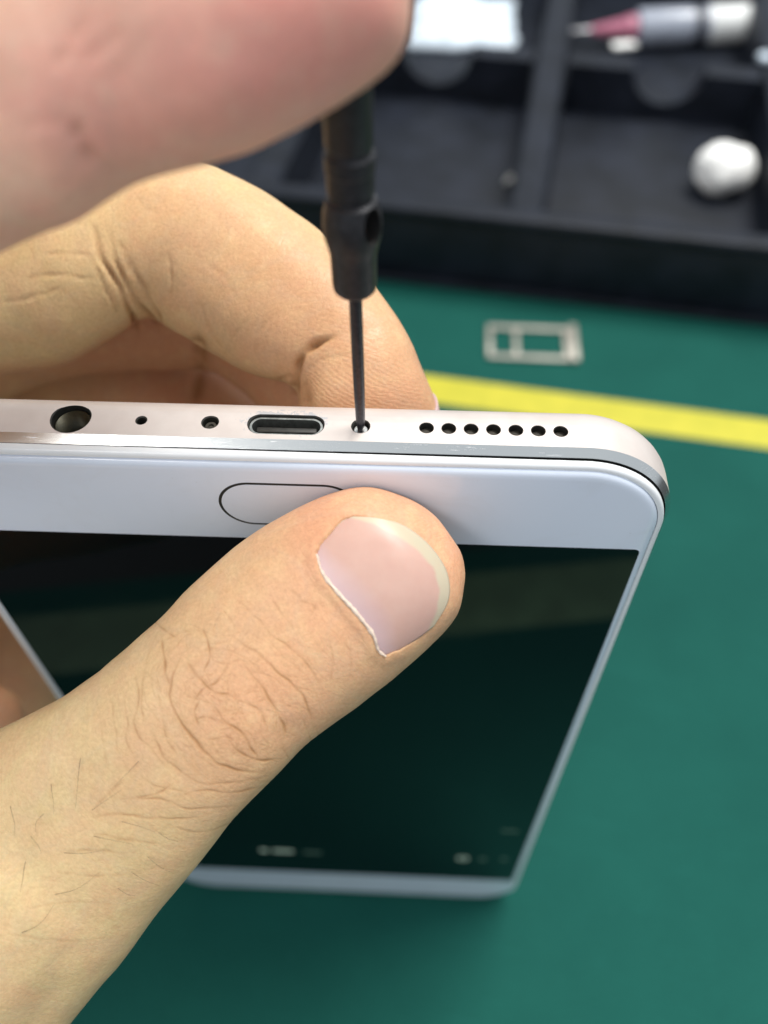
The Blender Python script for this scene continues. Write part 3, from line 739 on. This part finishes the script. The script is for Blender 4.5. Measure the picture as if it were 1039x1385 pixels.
# ---- hand that grips the phone
TH = [(592, 698, 627, 752, 84.5), (546, 671, 628, 788, 84.8), (480, 658, 614, 838, 85.2), (400, 688, 551, 902, 85.6), (322, 736, 478, 958, 86), (263, 785, 412, 1006, 86),
      (212, 840, 364, 1056, 86), (150, 893, 318, 1105, 86.5), (80, 945, 266, 1169, 88), (0, 988, 213, 1231, 90), (-80, 1030, 164, 1297, 91.5), (-175, 1075, 92, 1384, 93), (-290, 1130, 10, 1490, 95)]
TR_ = [0.62, 0.74, 0.80, 0.80, 0.80, 0.82, 0.84, 0.86, 0.88, 0.9, 0.9, 0.9, 0.85]
IDX = [(-300, 345, -250, 585, 108), (-60, 296, -35, 516, 106), (50, 262, 85, 492, 104.5), (140, 236, 160, 452, 103.5), (232, 216, 196, 428, 102.5), (325, 244, 228, 444, 101.5),
       (400, 290, 285, 476, 100.5), (456, 336, 336, 504, 99), (506, 385, 388, 519, 97), (549, 445, 404, 534, 95.6), (573, 500, 404, 565, 96.5), (592, 553, 424, 612, 99), (598, 600, 466, 652, 102), (586, 640, 510, 672, 104.6), (566, 656, 540, 668, 105.6)]
H = Limbs()
H.px([s_ + (r_,) for s_, r_ in zip(TH, TR_)], sub=6, ex=2.25)
H.px(IDX, ratio=0.92, sub=6)
idx_mcp = (PX(-300, 345, 108) + PX(-250, 585, 108)) / 2
# middle, ring, little fingers curl behind the phone
MID = [(-26, 35, 126), (-4, 43, 131), (15, 43, 134), (27, 38, 136), (37, 29, 135), (44, 20.5, 131), (48, 15.4, 127)]
RNG = [(-29, 37, 104), (-8, 46, 109), (9, 45, 112), (21, 39, 113), (31, 28.5, 110), (38, 20.5, 109), (43, 15.2, 107)]
PNK = [(-33, 34, 83), (-16, 42, 84), (-2, 41, 86), (8, 35, 88), (17, 26, 89), (24, 19, 89), (29, 14.2, 88)]
H.chain(MID, [10.5, 9.8, 9.9, 9.0, 8.6, 7.8, 6.4], sub=5)
H.chain(RNG, [10.0, 9.2, 9.3, 8.5, 8.1, 7.3, 6.1], sub=5)
H.chain(PNK, [9.2, 8.0, 8.0, 7.3, 6.9, 6.2, 5.2], sub=5)
WR = np.array([-78., -34., 84.])
kn = [idx_mcp, np.array(MID[0]), np.array(RNG[0]), np.array(PNK[0])]
wr = [WR + np.array(d) for d in ((4, -4, 14), (0, 0, 5), (-2, 3, -5), (-4, 5, -14))]
for a_, b_, r0, r1 in zip(wr, kn, (15, 15, 15, 14), (12.5, 12.8, 12.2, 11)):
    mid = (a_ + b_) / 2 + np.array([-6, 2, 0]); H.chain([a_, mid, b_], [r0, (r0 + r1) / 2 + 1.5, r1], flat=(1, -0.9, 0), ratio=0.95)
for a_, b_ in zip(range(3), range(1, 4)):
    p0, p1 = (wr[a_] + wr[b_]) / 2, (kn[a_] + kn[b_]) / 2; H.chain([p0, (p0 + p1) / 2 + np.array([-6, 2, 0]), p0 + (p1 - p0) * 0.9], [14.5, 14.5, 11.5], flat=(1, -0.9, 0), ratio=0.95)
# thenar mass and web
tk = (PX(-290, 1130, 95) + PX(10, 1490, 95)) / 2
tj = (PX(-80, 1030, 91.5) + PX(164, 1297, 91.5)) / 2
H.chain([tj, tk, tk + np.array([-20, -4, -7]), WR + np.array([12, -4, 4]), WR], [13, 16.5, 19, 19, 19], ratio=0.95)
H.chain([tk + np.array([-14, 2, 4]), (tk + idx_mcp) / 2 + np.array([-22, -6, 2]), idx_mcp + np.array([-10, -2, -4])], [13, 11, 10], ratio=0.8)
H.chain([tk + np.array([-18, 4, 0]), np.array([-44, 2, 104]), np.array([-32, 26, 104])], [14, 15, 12])
H.chain([WR + np.array([0, 2, -4]), np.array([-50, 8, 84]), np.array([-36, 26, 86])], [16, 15, 12])
bp = ony(-14, 978, 1.0); H.chain([np.array([-44, 2, 72]), bp + np.array([-10, -2, 0]), bp], [12, 8, 6.0])
H.chain([WR + np.array([4, 4, -12]), np.array([-44, 2, 70]), np.array([-27, 15, 64]), np.array([-26, 26, 74])], [15, 16, 14, 11])
# forearm
H.chain([WR + np.array([6, 3, 0]), WR, WR + np.array([-30, -14, -2]), WR + np.array([-90, -48, -4]), WR + np.array([-170, -96, -4])], [18, 22, 23.5, 29, 33], flat=(0.5, -0.8, 0.3), ratio=0.82)
hm = H.build(0.6, 8)

z7 = lambda pts: [(x / 1.998, 780 + y / 1.998) for x, y in pts]
z1 = lambda pts: [(x / 1.855, y / 1.855) for x, y in pts]
THUMB_LINES = [(z7(a_), w_, d_) for a_, w_, d_ in [
    ([(490, 212), (462, 280), (466, 345), (495, 400), (530, 442), (570, 487), (612, 508), (660, 523), (735, 518)], 2.4, 1.0),
    ([(438, 165), (444, 235), (458, 300)], 2.2, 0.7), ([(540, 135), (566, 195), (552, 262)], 2.2, 0.7),
    ([(503, 222), (545, 280), (590, 312), (632, 322)], 2.3, 0.8), ([(578, 342), (608, 388), (650, 412), (680, 460), (700, 488)], 2.3, 0.85),
    ([(655, 235), (700, 288), (740, 348), (765, 398), (777, 442)], 2.2, 0.75), ([(628, 162), (690, 203), (752, 258), (802, 300), (832, 350), (845, 402)], 2.2, 0.7),
    ([(722, 148), (780, 190), (835, 242), (870, 300)], 2.0, 0.45), ([(545, 325), (528, 370), (546, 412)], 2.0, 0.6), ([(606, 428), (650, 470), (700, 494), (765, 488)], 2.2, 0.75),
    ([(617, 230), (590, 280), (548, 302), (520, 345)], 2.1, 0.65), ([(520, 390), (560, 380), (600, 395)], 1.9, 0.5), ([(640, 330), (690, 350), (720, 400)], 1.9, 0.5), ([(560, 440), (610, 430), (640, 445)], 1.9, 0.45),
    ([(360, 240), (374, 330), (362, 400), (400, 460), (452, 512)], 2.0, 0.45), ([(392, 250), (380, 330), (388, 400)], 1.9, 0.4), ([(330, 300), (346, 390), (340, 440), (370, 500)], 1.9, 0.35), ([(410, 418), (440, 480), (490, 528), (525, 552)], 2.0, 0.5),
    ([(440, 380), (450, 430), (482, 482)], 2.0, 0.45), ([(300, 330), (312, 420), (318, 480)], 1.9, 0.3), ([(270, 380), (282, 470), (300, 540)], 1.9, 0.25),
    ([(240, 650), (330, 643), (440, 656), (560, 648)], 2.0, 0.5), ([(345, 603), (420, 586), (472, 560)], 2.0, 0.5), ([(320, 602), (430, 600), (520, 626), (650, 620)], 2.0, 0.5), ([(480, 590), (560, 574), (640, 582), (725, 556)], 2.0, 0.5),
    ([(250, 690), (340, 712), (440, 722)], 1.9, 0.4), ([(180, 745), (260, 738), (330, 748)], 1.9, 0.4), ([(245, 632), (300, 582), (345, 540)], 1.9, 0.35), ([(420, 660), (520, 690), (600, 676), (660, 655)], 1.9, 0.35),
    ([(500, 540), (560, 556), (650, 552), (740, 528)], 2.0, 0.4), ([(380, 540), (440, 570), (520, 580)], 1.9, 0.35), ([(150, 800), (260, 808), (360, 800)], 1.9, 0.3), ([(60, 900), (180, 880), (320, 888)], 1.9, 0.25), ([(20, 960), (160, 985), (300, 975)], 2.0, 0.25),
    ([(800, 60), (850, 80), (835, 110)], 2.0, 0.45), ([(780, 30), (815, 55)], 2.0, 0.35), ([(720, 40), (770, 110), (800, 150)], 2.0, 0.3), ([(640, 60), (700, 120), (740, 170)], 2.0, 0.3), ([(600, 90), (640, 140)], 2.0, 0.3),
    ([(880, 150), (900, 220), (890, 300)], 2.0, 0.3), ([(920, 160), (950, 210), (945, 260)], 2.0, 0.25), ([(415, 118), (440, 145), (480, 165)], 2.2, 0.5)]]
# many faint lines fanning over the knuckle and the back of the thumb
THUMB_LINES = [(p_, w_ * 0.82, d_ * 0.9) for p_, w_, d_ in THUMB_LINES]
for k in range(280):   # fine net over the knuckle: short arcs around its middle and spokes
    r0 = 12 + 112 * rng.random() ** 1.3 ; a0 = rng.uniform(0, 2 * math.pi); cxk, cyk = 318 + rng.normal(0, 10), 962 + rng.normal(0, 10)
    e_ = np.array([0.72, -0.69]); f2 = np.array([0.69, 0.72])
    if k % 3:
        aa = a0 + np.linspace(-0.5, 0.5, 4) * rng.uniform(0.3, 1.0); rr_ = r0 + rng.normal(0, 4, 4)
        pts = [np.array([cxk, cyk]) + e_ * q * 0.8 * math.cos(t) + f2 * q * 1.15 * math.sin(t) for q, t in zip(rr_, aa)]
    else:
        pts = [np.array([cxk, cyk]) + e_ * (r0 + q) * 0.8 * math.cos(a0 + q * 0.006) + f2 * (r0 + q) * 1.15 * math.sin(a0 + q * 0.006) for q in (-14, -4, 5, 14)]
    THUMB_LINES.append((pts, rng.uniform(1.0, 1.6), rng.uniform(0.10, 0.42) * (1 - 0.45 * r0 / 120)))
for k in range(170):
    c0 = np.array([rng.uniform(0, 470), rng.uniform(700, 1380)]); ax = math.radians(rng.normal(38 if c0[1] < 1060 else 0, 24)); ln_ = rng.uniform(20, 70)
    d_ = np.array([math.cos(ax), math.sin(ax)]); nrm_ = np.array([-d_[1], d_[0]])
    THUMB_LINES.append(([c0 - d_ * ln_ / 2, c0 + nrm_ * rng.normal(0, 5), c0 + d_ * ln_ / 2], rng.uniform(1.0, 1.8), rng.uniform(0.03, 0.09)))
INDEX_LINES = [(z1(a_), w_, d_) for a_, w_, d_ in [
    ([(235, 560), (252, 640), (298, 720), (335, 800), (350, 850)], 3.4, 1.5), ([(272, 575), (292, 660), (330, 735), (380, 800), (400, 840)], 3.2, 1.2), ([(318, 640), (350, 705), (392, 785), (410, 820)], 3.0, 0.9), ([(300, 600), (318, 660), (352, 740)], 2.2, 0.5), ([(225, 640), (262, 720), (290, 780)], 2.4, 0.5), ([(486, 830), (505, 900), (490, 990), (470, 1030)], 9, 1.8), ([(760, 960), (770, 1010), (775, 1040)], 6, 0.8), ([(245, 690), (270, 740), (300, 800)], 2.6, 0.5),
    ([(420, 630), (428, 700), (422, 750)], 2.6, 0.4), ([(735, 990), (742, 950), (748, 905), (780, 870), (850, 838)], 5.0, 2.2), ([(690, 955), (740, 945)], 2.8, 0.6), ([(500, 760), (520, 820), (560, 880)], 2.6, 0.25),
    ([(620, 800), (580, 850), (560, 900)], 2.6, 0.25), ([(700, 780), (650, 830), (640, 900)], 2.6, 0.2), ([(60, 700), (150, 690), (240, 700)], 2.6, 0.3), ([(0, 760), (80, 745), (160, 720)], 2.6, 0.25), ([(100, 640), (180, 635), (250, 650)], 2.6, 0.25),
    ([(770, 930), (820, 900), (880, 890)], 2.4, 0.25), ([(480, 640), (560, 690), (600, 760)], 2.6, 0.15), ([(330, 480), (360, 520), (420, 540)], 2.6, 0.15)]]
for k in range(60):
    c0 = np.array([rng.uniform(0, 560), rng.uniform(240, 540)]); ax = math.radians(rng.normal(100, 22)); ln_ = rng.uniform(14, 46); d_ = np.array([math.cos(ax), math.sin(ax)])
    INDEX_LINES.append(([c0 - d_ * ln_ / 2, c0 + rng.normal(0, 3, 2), c0 + d_ * ln_ / 2], rng.uniform(1.4, 2.2), rng.uniform(0.03, 0.09)))
NAIL_CUT = [(429, 750), (437, 776), (458, 802), (481, 827), (504, 857), (511, 878), (521, 886)]
NAIL_TIP = [(478, 700), (510, 702), (545, 712), (576, 735), (598, 764), (606, 790), (603, 816), (585, 846)]
NAIL_S0 = [(429, 750), (434, 737), (446, 724), (462, 706), (478, 700)]
NAIL_S1 = [(521, 886), (542, 877), (564, 863), (585, 846)]
NAIL_POLY = NAIL_CUT + NAIL_S1[1:] + NAIL_TIP[::-1][1:] + NAIL_S0[::-1][1:-1]

def front_thumb(cs, ns):
    q = project(cs); fr = ((CAM - cs) * ns).sum(1) > 0
    return fr & (q[:, 2] < 98) & (q[:, 0] > -20) & (q[:, 0] < 650) & (q[:, 1] > 640) & (q[:, 1] < 1420)
def front_index(cs, ns):
    q = project(cs); fr = ((CAM - cs) * ns).sum(1) > 0
    return fr & (q[:, 2] >= 85) & (q[:, 0] > -20) & (q[:, 0] < 620) & (q[:, 1] > 190) & (q[:, 1] < 590)
refine(hm, lambda c, n: front_thumb(c, n) | front_index(c, n), 1)
refine(hm, front_thumb, 1)
refine(hm, lambda c, n: front_thumb(c, n) & (np.hypot(project(c)[:, 0] - 315, project(c)[:, 1] - 970) < 165), 1)
tree_raw = bvh_of(hm)
V, Nn = mesh_arrays(hm); Q = project(V); front = ((CAM - V) * Nn).sum(1) > 0
isT = front & (Q[:, 2] < 98) & (Q[:, 1] > 630); isI = front & ~isT & (Q[:, 1] < 640)
# gentle wobble so outlines and surfaces are not machine smooth
wob = np.array([mnoise.noise(Vector(p * 0.11)) * 0.22 + mnoise.noise(Vector(p * 0.33 + 9)) * 0.08 for p in V])
disp_ = wob.copy()
# warp the crease lines a little so they wander
warp = np.array([[mnoise.noise(Vector((x * 0.05, y * 0.05, 0))), mnoise.noise(Vector((x * 0.05, y * 0.05, 7.3)))] for x, y in Q[:, :2]]) * 2.6
Qw = Q[:, :2] + warp
cr = np.zeros(len(V)); cr[isT] = poly_dist(Qw[isT], THUMB_LINES); soft = np.zeros(len(V)); soft[isT] = poly_dist(Qw[isT], [(p_, w_ * 3.2, d_) for p_, w_, d_ in THUMB_LINES if d_ > 0.35]); ci = poly_dist(Qw[isI], INDEX_LINES); cr[isI] = ci
disp_ -= soft * 0.02
disp_ -= np.where(isT, cr * 0.09, cr * 0.46)
# swollen pads between the deep knuckle folds
pad = np.zeros(len(V)); kx = np.hypot((Q[:, 0] - 318) / 62, (Q[:, 1] - 975) / 62); pad[isT] = np.exp(-kx[isT] ** 2) * 0.5; disp_ += pad
# nail bed, folds
ins = in_poly(Q[:, :2], NAIL_POLY) & isT; ed = edge_dist(Q[:, :2], NAIL_POLY); ed[~isT] = 1e9
disp_ = np.where(ins, -0.32 * np.clip(ed / 5, 0, 1), disp_)
tipside = np.clip((Q[:, 0] - 470) / 90, 0, 1) * np.clip((900 - Q[:, 1]) / 120, 0, 1)
fold = np.exp(-((ed - 5) / 11) ** 2) * (0.24 - 0.18 * tipside) * (~ins); disp_ += np.where(isT, fold, 0)
V2 = V + Nn * disp_[:, None]
# keep the pads pressed flat against the phone
inx = (V2[:, 0] > -0.9) & (V2[:, 0] < 75.9) & (V2[:, 2] < 152.2) & (V2[:, 2] > 0)
fr_ = inx & (V2[:, 1] > -1.05) & (V2[:, 1] < 3.3) & (Q[:, 2] < 100); V2[fr_, 1] = -1.05
bk_ = inx & (V2[:, 1] < 7.66) & (V2[:, 1] > 3.3); V2[bk_, 1] = 7.66
hm.vertices.foreach_set('co', V2.ravel()); hm.update()
# colour maps: pigment plus painted shade under the forefinger and beside creases
red = np.zeros(len(V)); tip_t = np.array([PX(575, 735, 85)]); 
def blob(P, r): return np.exp(-(np.linalg.norm(V - P, axis=1) / r) ** 2)
red += 0.62 * blob(PX(590, 715, 84), 11) + 0.34 * blob(PX(330, 965, 80), 8) + 0.55 * blob(PX(470, 700, 82), 8)
red += 0.75 * blob(PX(540, 545, 96), 11) + 0.30 * blob(PX(250, 300, 96), 9) + 0.30 * blob(PX(420, 400, 92), 9)
red += 1.3 * blob(np.array([18, 34, 134]), 30) * np.clip((Q[:, 2] - 101) / 4, 0, 1) + 0.7 * blob(np.array([-25, 15, 75]), 24)  # first blob paints the shaded tone under the forefinger into the skin
red += 0.9 * blob(bp, 11)
red += 0.42 * blob(PX(500, 800, 80), 16) + 0.25 * blob(PX(320, 960, 80), 14) + 0.3 * blob(PX(350, 400, 92), 14)
red = np.clip(red, 0, 1)
add_attr(hm, 'ridge', blob(PX(490, 540, 90), 9) + 0.8 * blob(PX(560, 690, 84), 7))
crp = np.where(isT, np.clip(cr * 1.25 + soft * 0.16, 0, 0.9), np.clip(cr * 0.55, 0, 0.75))  # soft term paints broad shading beside the thumb creases
nf = np.exp(-(ed / 4.0) ** 2) * (~ins) * isT * (1 - tipside) * 0.3
add_attr(hm, 'redness', red); add_attr(hm, 'crease', np.clip(crp + nf, 0, 0.85)); add_attr(hm, 'limb', limb_coords(V, H.axes), 'FLOAT_VECTOR')
hand = finish_hand(hm, 'skin', 'hand')
tag(hand, 'bare hand gripping the phone, thumb pressed on the bezel below the home button', 'hand')
# thumb nail
def resample(pts, n):
    p = catmull(np.array(pts, float), 12); L = np.concatenate([[0], np.cumsum(np.linalg.norm(np.diff(p, axis=0), axis=1))]); t = np.linspace(0, L[-1], n)
    return np.column_stack([np.interp(t, L, p[:, 0]), np.interp(t, L, p[:, 1])])
nu = nv = 64
c0, c1, s0, s1 = resample(NAIL_CUT, nu), resample(NAIL_TIP, nu), resample(NAIL_S0, nv), resample(NAIL_S1, nv)
G = np.zeros((nu, nv, 3)); NG = np.zeros((nu, nv, 3)); uv = np.zeros((nu, nv, 3)); fr = np.zeros((nu, nv)); lu = np.zeros((nu, nv)); qpx = np.zeros((nu, nv, 2))
for i in range(nu):
    for j in range(nv):
        u_, v_ = i / (nu - 1), j / (nv - 1)
        q = (1 - v_) * c0[i] + v_ * c1[i] + (1 - u_) * s0[j] + u_ * s1[j] - ((1 - u_) * (1 - v_) * c0[0] + u_ * (1 - v_) * c0[-1] + (1 - u_) * v_ * c1[0] + u_ * v_ * c1[-1])
        d = ray(*q); h = tree_raw.ray_cast(Vector(CAM), Vector(d).normalized(), 400)
        G[i, j] = h[0]; NG[i, j] = h[1]; uv[i, j] = (u_, v_, 0)
        qpx[i, j] = q
        lim = 0.855 + 0.14 * abs(2 * u_ - 1) ** 3 + 0.012 * math.sin(u_ * 23) - 0.035 * (u_ - .35)
        fr[i, j] = min(1, max(0, (v_ - lim) / 0.035)); lu[i, j] = max(0, 1 - v_ / 0.30) * 0.75
NAIL_IN = [(470, 703), (501, 710), (535, 728), (563, 748), (582, 769), (590, 796), (587, 824), (576, 852)]
bedpoly = NAIL_CUT + [(545, 880), (576, 858)] + list(map(tuple, catmull(np.array(NAIL_IN[::-1], float), 6))) + [(440, 722)]
qf = qpx.reshape(-1, 2) + np.array([[1.6 * mnoise.noise(Vector((x * .06, y * .06, 3))), 1.6 * mnoise.noise(Vector((x * .06, y * .06, 8)))] for x, y in qpx.reshape(-1, 2)])
ib = in_poly(qf, bedpoly); eb = edge_dist(qf, NAIL_IN[:1] + NAIL_IN); fr = np.where(ib, 0, np.clip(eb / 4.0, 0, 1)).reshape(nu, nv)
fr *= (np.arange(nv) > nv * 0.5)[None, :]
for _ in range(5):
    Gs = G.copy(); Ns = NG.copy()
    Gs[1:-1, 1:-1] = 0.25 * (G[2:, 1:-1] + G[:-2, 1:-1] + G[1:-1, 2:] + G[1:-1, :-2]); G = Gs
    Ns[1:-1, 1:-1] = 0.25 * (NG[2:, 1:-1] + NG[:-2, 1:-1] + NG[1:-1, 2:] + NG[1:-1, :-2]); NG = Ns
NG /= np.linalg.norm(NG, axis=2)[..., None]
lift = 0.03 + 0.15 * uv[..., 1] + 0.36 * np.sin(math.pi * uv[..., 0]) ** 0.8 * np.sin(math.pi * np.clip(uv[..., 1] * 0.85 + 0.12, 0, 1))
G = G + NG * lift[..., None]
nail_patch('fingernail', G, NG, uv, fr, lu, hand, 0.4)
# pale dry cuticle skin along the root of the nail
cl = resample(NAIL_CUT, 70); v_, f_ = [], []
for k, (x, y) in enumerate(cl):
    t_ = cl[min(k + 1, 69)] - cl[max(k - 1, 0)]; t_ /= np.linalg.norm(t_); nn_ = np.array([t_[1], -t_[0]])
    wv_ = (3.4 + 3.4 * mnoise.noise(Vector((k * 0.22, 0, 0))) + 1.6 * mnoise.noise(Vector((k * 0.6, 3, 0)))) * math.sin(math.pi * (k + 3) / 76) ** 0.5; wv_ = max(wv_, 0.3)
    for a_, lf in ((-wv_ * 0.8, 0.20), (-wv_ * 0.2, 0.34), (wv_ * 0.5, 0.27), (wv_ * 1.0, 0.10)):
        q = np.array([x, y]) + nn_ * a_; h = tree_raw.ray_cast(Vector(CAM), Vector(ray(*q)).normalized(), 400); v_.append(np.array(h[0]) + np.array(h[1]) * (lf + 0.05 * mnoise.noise(Vector((k * 0.9, a_, 1)))))
for k in range(69):
    for j in range(3): f_.append((k * 4 + j, k * 4 + j + 1, k * 4 + 5 + j, k * 4 + 4 + j))
cu = link('cuticle', mesh_from(v_, f_), 'cuticle', hand)
# index nail seen edge-on at the right of the fingertip, other nails out of view
ic = np.array([(PX(a, b, d) + PX(c_, e, d)) / 2 for a, b, c_, e, d in IDX])
l_ = PX(600, 596, 101); ax_ = ic[12] - ic[10]; generic_nail(tree_raw, (l_ + ic[11] * 0.0) , ax_, (PX(592, 553, 99) - PX(424, 612, 99)) * 0.8 + np.array([0, 9, 3]), 11, 11, hand)
for F_ in (MID, RNG, PNK):
    p1, p2 = np.array(F_[-1], float), np.array(F_[-2], float); ax_ = p1 - p2
    generic_nail(tree_raw, (p1 * .7 + p2 * .3), ax_, np.array([0.5, 1.0, 0.1]), 9.5, 10, hand)
# sparse dark hairs on the thumb
HAIRS = [z7(h) for h in ([(220, 490), (216, 560), (205, 625)], [(376, 498), (340, 536), (305, 570)], [(85, 700), (108, 722), (112, 748)], [(70, 770), (64, 810), (55, 850)], [(150, 857), (215, 835), (272, 795)],
         [(355, 795), (392, 812), (432, 834)], [(400, 755), (432, 775), (468, 800)], [(255, 700), (310, 706), (360, 722)], [(320, 840), (345, 850), (372, 862)], [(175, 745), (230, 742), (285, 738)], [(120, 640), (104, 660), (98, 690)], [(250, 630), (290, 600), (330, 575)],
         [(60, 960), (110, 930), (150, 880)], [(30, 620), (45, 660), (40, 700)], [(430, 690), (470, 705), (505, 712)], [(140, 560), (150, 600), (146, 640)], [(330, 660), (380, 668), (420, 690)])]
hv, hf = [], []
for pts in HAIRS:
    p_ = resample(pts, 12)
    for k, q in enumerate(p_):
        h = tree_raw.ray_cast(Vector(CAM), Vector(ray(*q)).normalized(), 400)
        if h[0] is None: continue
        b0 = len(hv); t = k / 11; c_ = np.array(h[0]) + np.array(h[1]) * (0.10 + 0.35 * math.sin(math.pi * min(1, t * 1.1)) * 0.8); r = 0.022 * (1 - 0.75 * t)
        for a_ in range(4):
            an = a_ * math.pi / 2; hv.append(c_ + RC.T @ np.array([math.cos(an) * r, math.sin(an) * r, 0]))
        if k:
            for a_ in range(4): hf.append((b0 - 4 + a_, b0 - 4 + (a_ + 1) % 4, b0 + (a_ + 1) % 4, b0 + a_))
ho = link('body_hair', mesh_from(hv, hf), 'hair', hand); ho['kind'] = 'stuff'

# ---- second hand holding the screwdriver, its forefinger close to the lens
U = [(-520, 190, -420, 590, 63), (-330, 70, -220, 450, 60), (-130, -30, 0, 330, 57), (-40, -62, 97, 294, 55), (50, -95, 178, 238, 53.5), (112, -118, 253, 216, 52.5), (190, -145, 334, 190, 51.5), (270, -178, 410, 151, 50.8),
     (350, -205, 485, 107, 50.3), (430, -212, 535, 66, 50), (492, -190, 556, 8, 49.8), (530, -150, 560, -52, 49.8)]
K = Limbs(); K.px(U, ratio=0.92, sub=6)
u0 = (PX(-520, 190, 63) + PX(-420, 590, 63)) / 2
um = u0 + np.array([-26, 16, 22])
K.chain([u0 + np.array([6, -1, 0]), u0, u0 + np.array([-12, 6, 9]), um], [8.6, 9.3, 10.0, 11.5])
dz = 205.0
ut = np.array([DX - 1, DY + 11.2, dz])
THM = [um + np.array([-18, 44, 6]), um + np.array([8, 48, 2]), np.array([14, 24, 216]), np.array([30, 17.5, 211]), ut]
K.chain(THM, [14, 12.5, 10, 10, 7.6], ratio=0.85)
UM = [um + np.array([-4, 2, 20]), um + np.array([30, -10, 40]), np.array([20, -4, 252]), np.array([34, -6, 240]), np.array([44, -6.5, 228])]
K.chain(UM, [11, 10, 9.4, 8.6, 7.2])
UR = [um + np.array([-8, 8, 38]), um + np.array([28, 4, 58]), um + np.array([42, 20, 56]), um + np.array([30, 32, 46])]; K.chain(UR, [10.5, 9.5, 9, 7.4])
UP = [um + np.array([-12, 14, 54]), um + np.array([16, 14, 70]), um + np.array([28, 26, 68]), um + np.array([18, 34, 60])]; K.chain(UP, [9.5, 8.2, 7.6, 6.4])
W2 = um + np.array([-78, 46, 26])
kk = [um, UM[0], UR[0], UP[0]]; ww = [W2 + np.array(q) for q in ((4, -6, -10), (2, -2, -3), (0, 3, 5), (-2, 6, 12))]
for a_, b_ in zip(range(3), range(1, 4)):
    p0, p1 = (ww[a_] + ww[b_]) / 2, (kk[a_] + kk[b_]) / 2; K.chain([p0, (p0 + p1) / 2 + np.array([0, -3, 0]), p0 + (p1 - p0) * 0.92], [14.5, 14.5, 11.8])
for a_, d_, r0, r1 in ((um, (4, -6, -10), 14, 12), (UM[0], (2, -2, -3), 15, 12), (UR[0], (0, 3, 5), 15, 12), (UP[0], (-2, 6, 12), 14, 11)):
    K.chain([W2 + np.array(d_), (W2 + a_) / 2 + np.array([0, -3, 0]), a_], [r0, (r0 + r1) / 2 + 1.5, r1])
K.chain([THM[0] + np.array([6, 2, 0]), (THM[0] + W2) / 2 + np.array([0, 3, -6]), W2], [15, 18, 18])
K.chain([THM[0], (THM[0] + um) / 2 + np.array([-16, 0, 4]), um + np.array([-14, 4, 8])], [12, 13, 11])
K.chain([W2 + np.array([6, -4, 0]), W2, W2 + np.array([-60, 34, 14]), W2 + np.array([-150, 84, 34])], [18, 22, 26, 31], ratio=0.85)
km = K.build(0.7, 8)
def front_up(cs, ns):
    q = project(cs); return (((CAM - cs) * ns).sum(1) > 0) & (q[:, 2] < 64) & (q[:, 2] > 30) & (q[:, 0] > -40) & (q[:, 1] > -40)
refine(km, front_up, 1)
ktree = bvh_of(km)
V, Nn = mesh_arrays(km); Q = project(V); isU = (((CAM - V) * Nn).sum(1) > 0) & (Q[:, 2] < 66) & (Q[:, 2] > 30)
UL = [(z1(a_), w_, d_) for a_, w_, d_ in [([(170, 300), (205, 345), (235, 400), (300, 435)], 8, 0.9), ([(190, 170), (260, 110), (320, 70)], 8, 0.55), ([(120, 190), (170, 120), (215, 20)], 8, 0.45), ([(40, 330), (110, 300), (180, 320)], 7, 0.35), ([(250, 210), (330, 150), (380, 60)], 7, 0.3)]]
cr = np.zeros(len(V)); cr[isU] = poly_dist(Q[isU][:, :2], UL)
wob = np.array([mnoise.noise(Vector(p * 0.10 + 5)) * 0.35 + mnoise.noise(Vector(p * 0.3)) * 0.12 for p in V])
V2 = V + Nn * (wob - cr * 0.36)[:, None]
rd = np.hypot(V2[:, 0] - DX, V2[:, 1] - DY); lim = np.where(V2[:, 2] > 204, 4.15, 1.85)
k = (rd < lim) & (V2[:, 2] > 170) & (V2[:, 2] < 285)
V2[k, 0] = DX + (V2[k, 0] - DX) / np.maximum(rd[k], .01) * lim[k]; V2[k, 1] = DY + (V2[k, 1] - DY) / np.maximum(rd[k], .01) * lim[k]
km.vertices.foreach_set('co', V2.ravel()); km.update()
red = 1.0 * blob(PX(510, 20, 44), 8) + 0.65 * blob(PX(330, 120, 44), 8) + 0.5 * blob(PX(120, 230, 48), 7) + 0.3 * blob(PX(60, 110, 48), 6) + 0.5 * blob(ut, 9)
add_attr(km, 'ridge', blob(PX(480, 60, 44), 8)); add_attr(km, 'redness', np.clip(red, 0, 1)); add_attr(km, 'crease', np.clip(cr * 0.5, 0, .6)); add_attr(km, 'limb', limb_coords(V, K.axes), 'FLOAT_VECTOR')
hand2 = finish_hand(km, 'skin_pink', 'hand')
tag(hand2, 'blurred pinkish hand close to the lens, forefinger against the screwdriver shaft', 'hand')
generic_nail(ktree, (PX(430, -212, 50) + PX(535, 66, 50)) / 2 + np.array([0.5, 0, 3.0]), PX(530, -150, 50) - PX(350, -205, 50), np.array([-0.2, 0.35, 1.0]), 8, 9, hand2)
generic_nail(ktree, ut * .85 + THM[-2] * .15 + np.array([0, 3.0, 1.0]), ut - THM[-2], np.array([0.1, 1.0, 0.4]), 8.5, 10, hand2)
generic_nail(ktree, UM[-1] * .85 + UM[-2] * .15 + np.array([0, -3.0, 0.5]), UM[-1] - UM[-2], np.array([0.1, -1.0, 0.2]), 8, 9, hand2)
print('hand faces', len(hm.polygons), len(km.polygons))
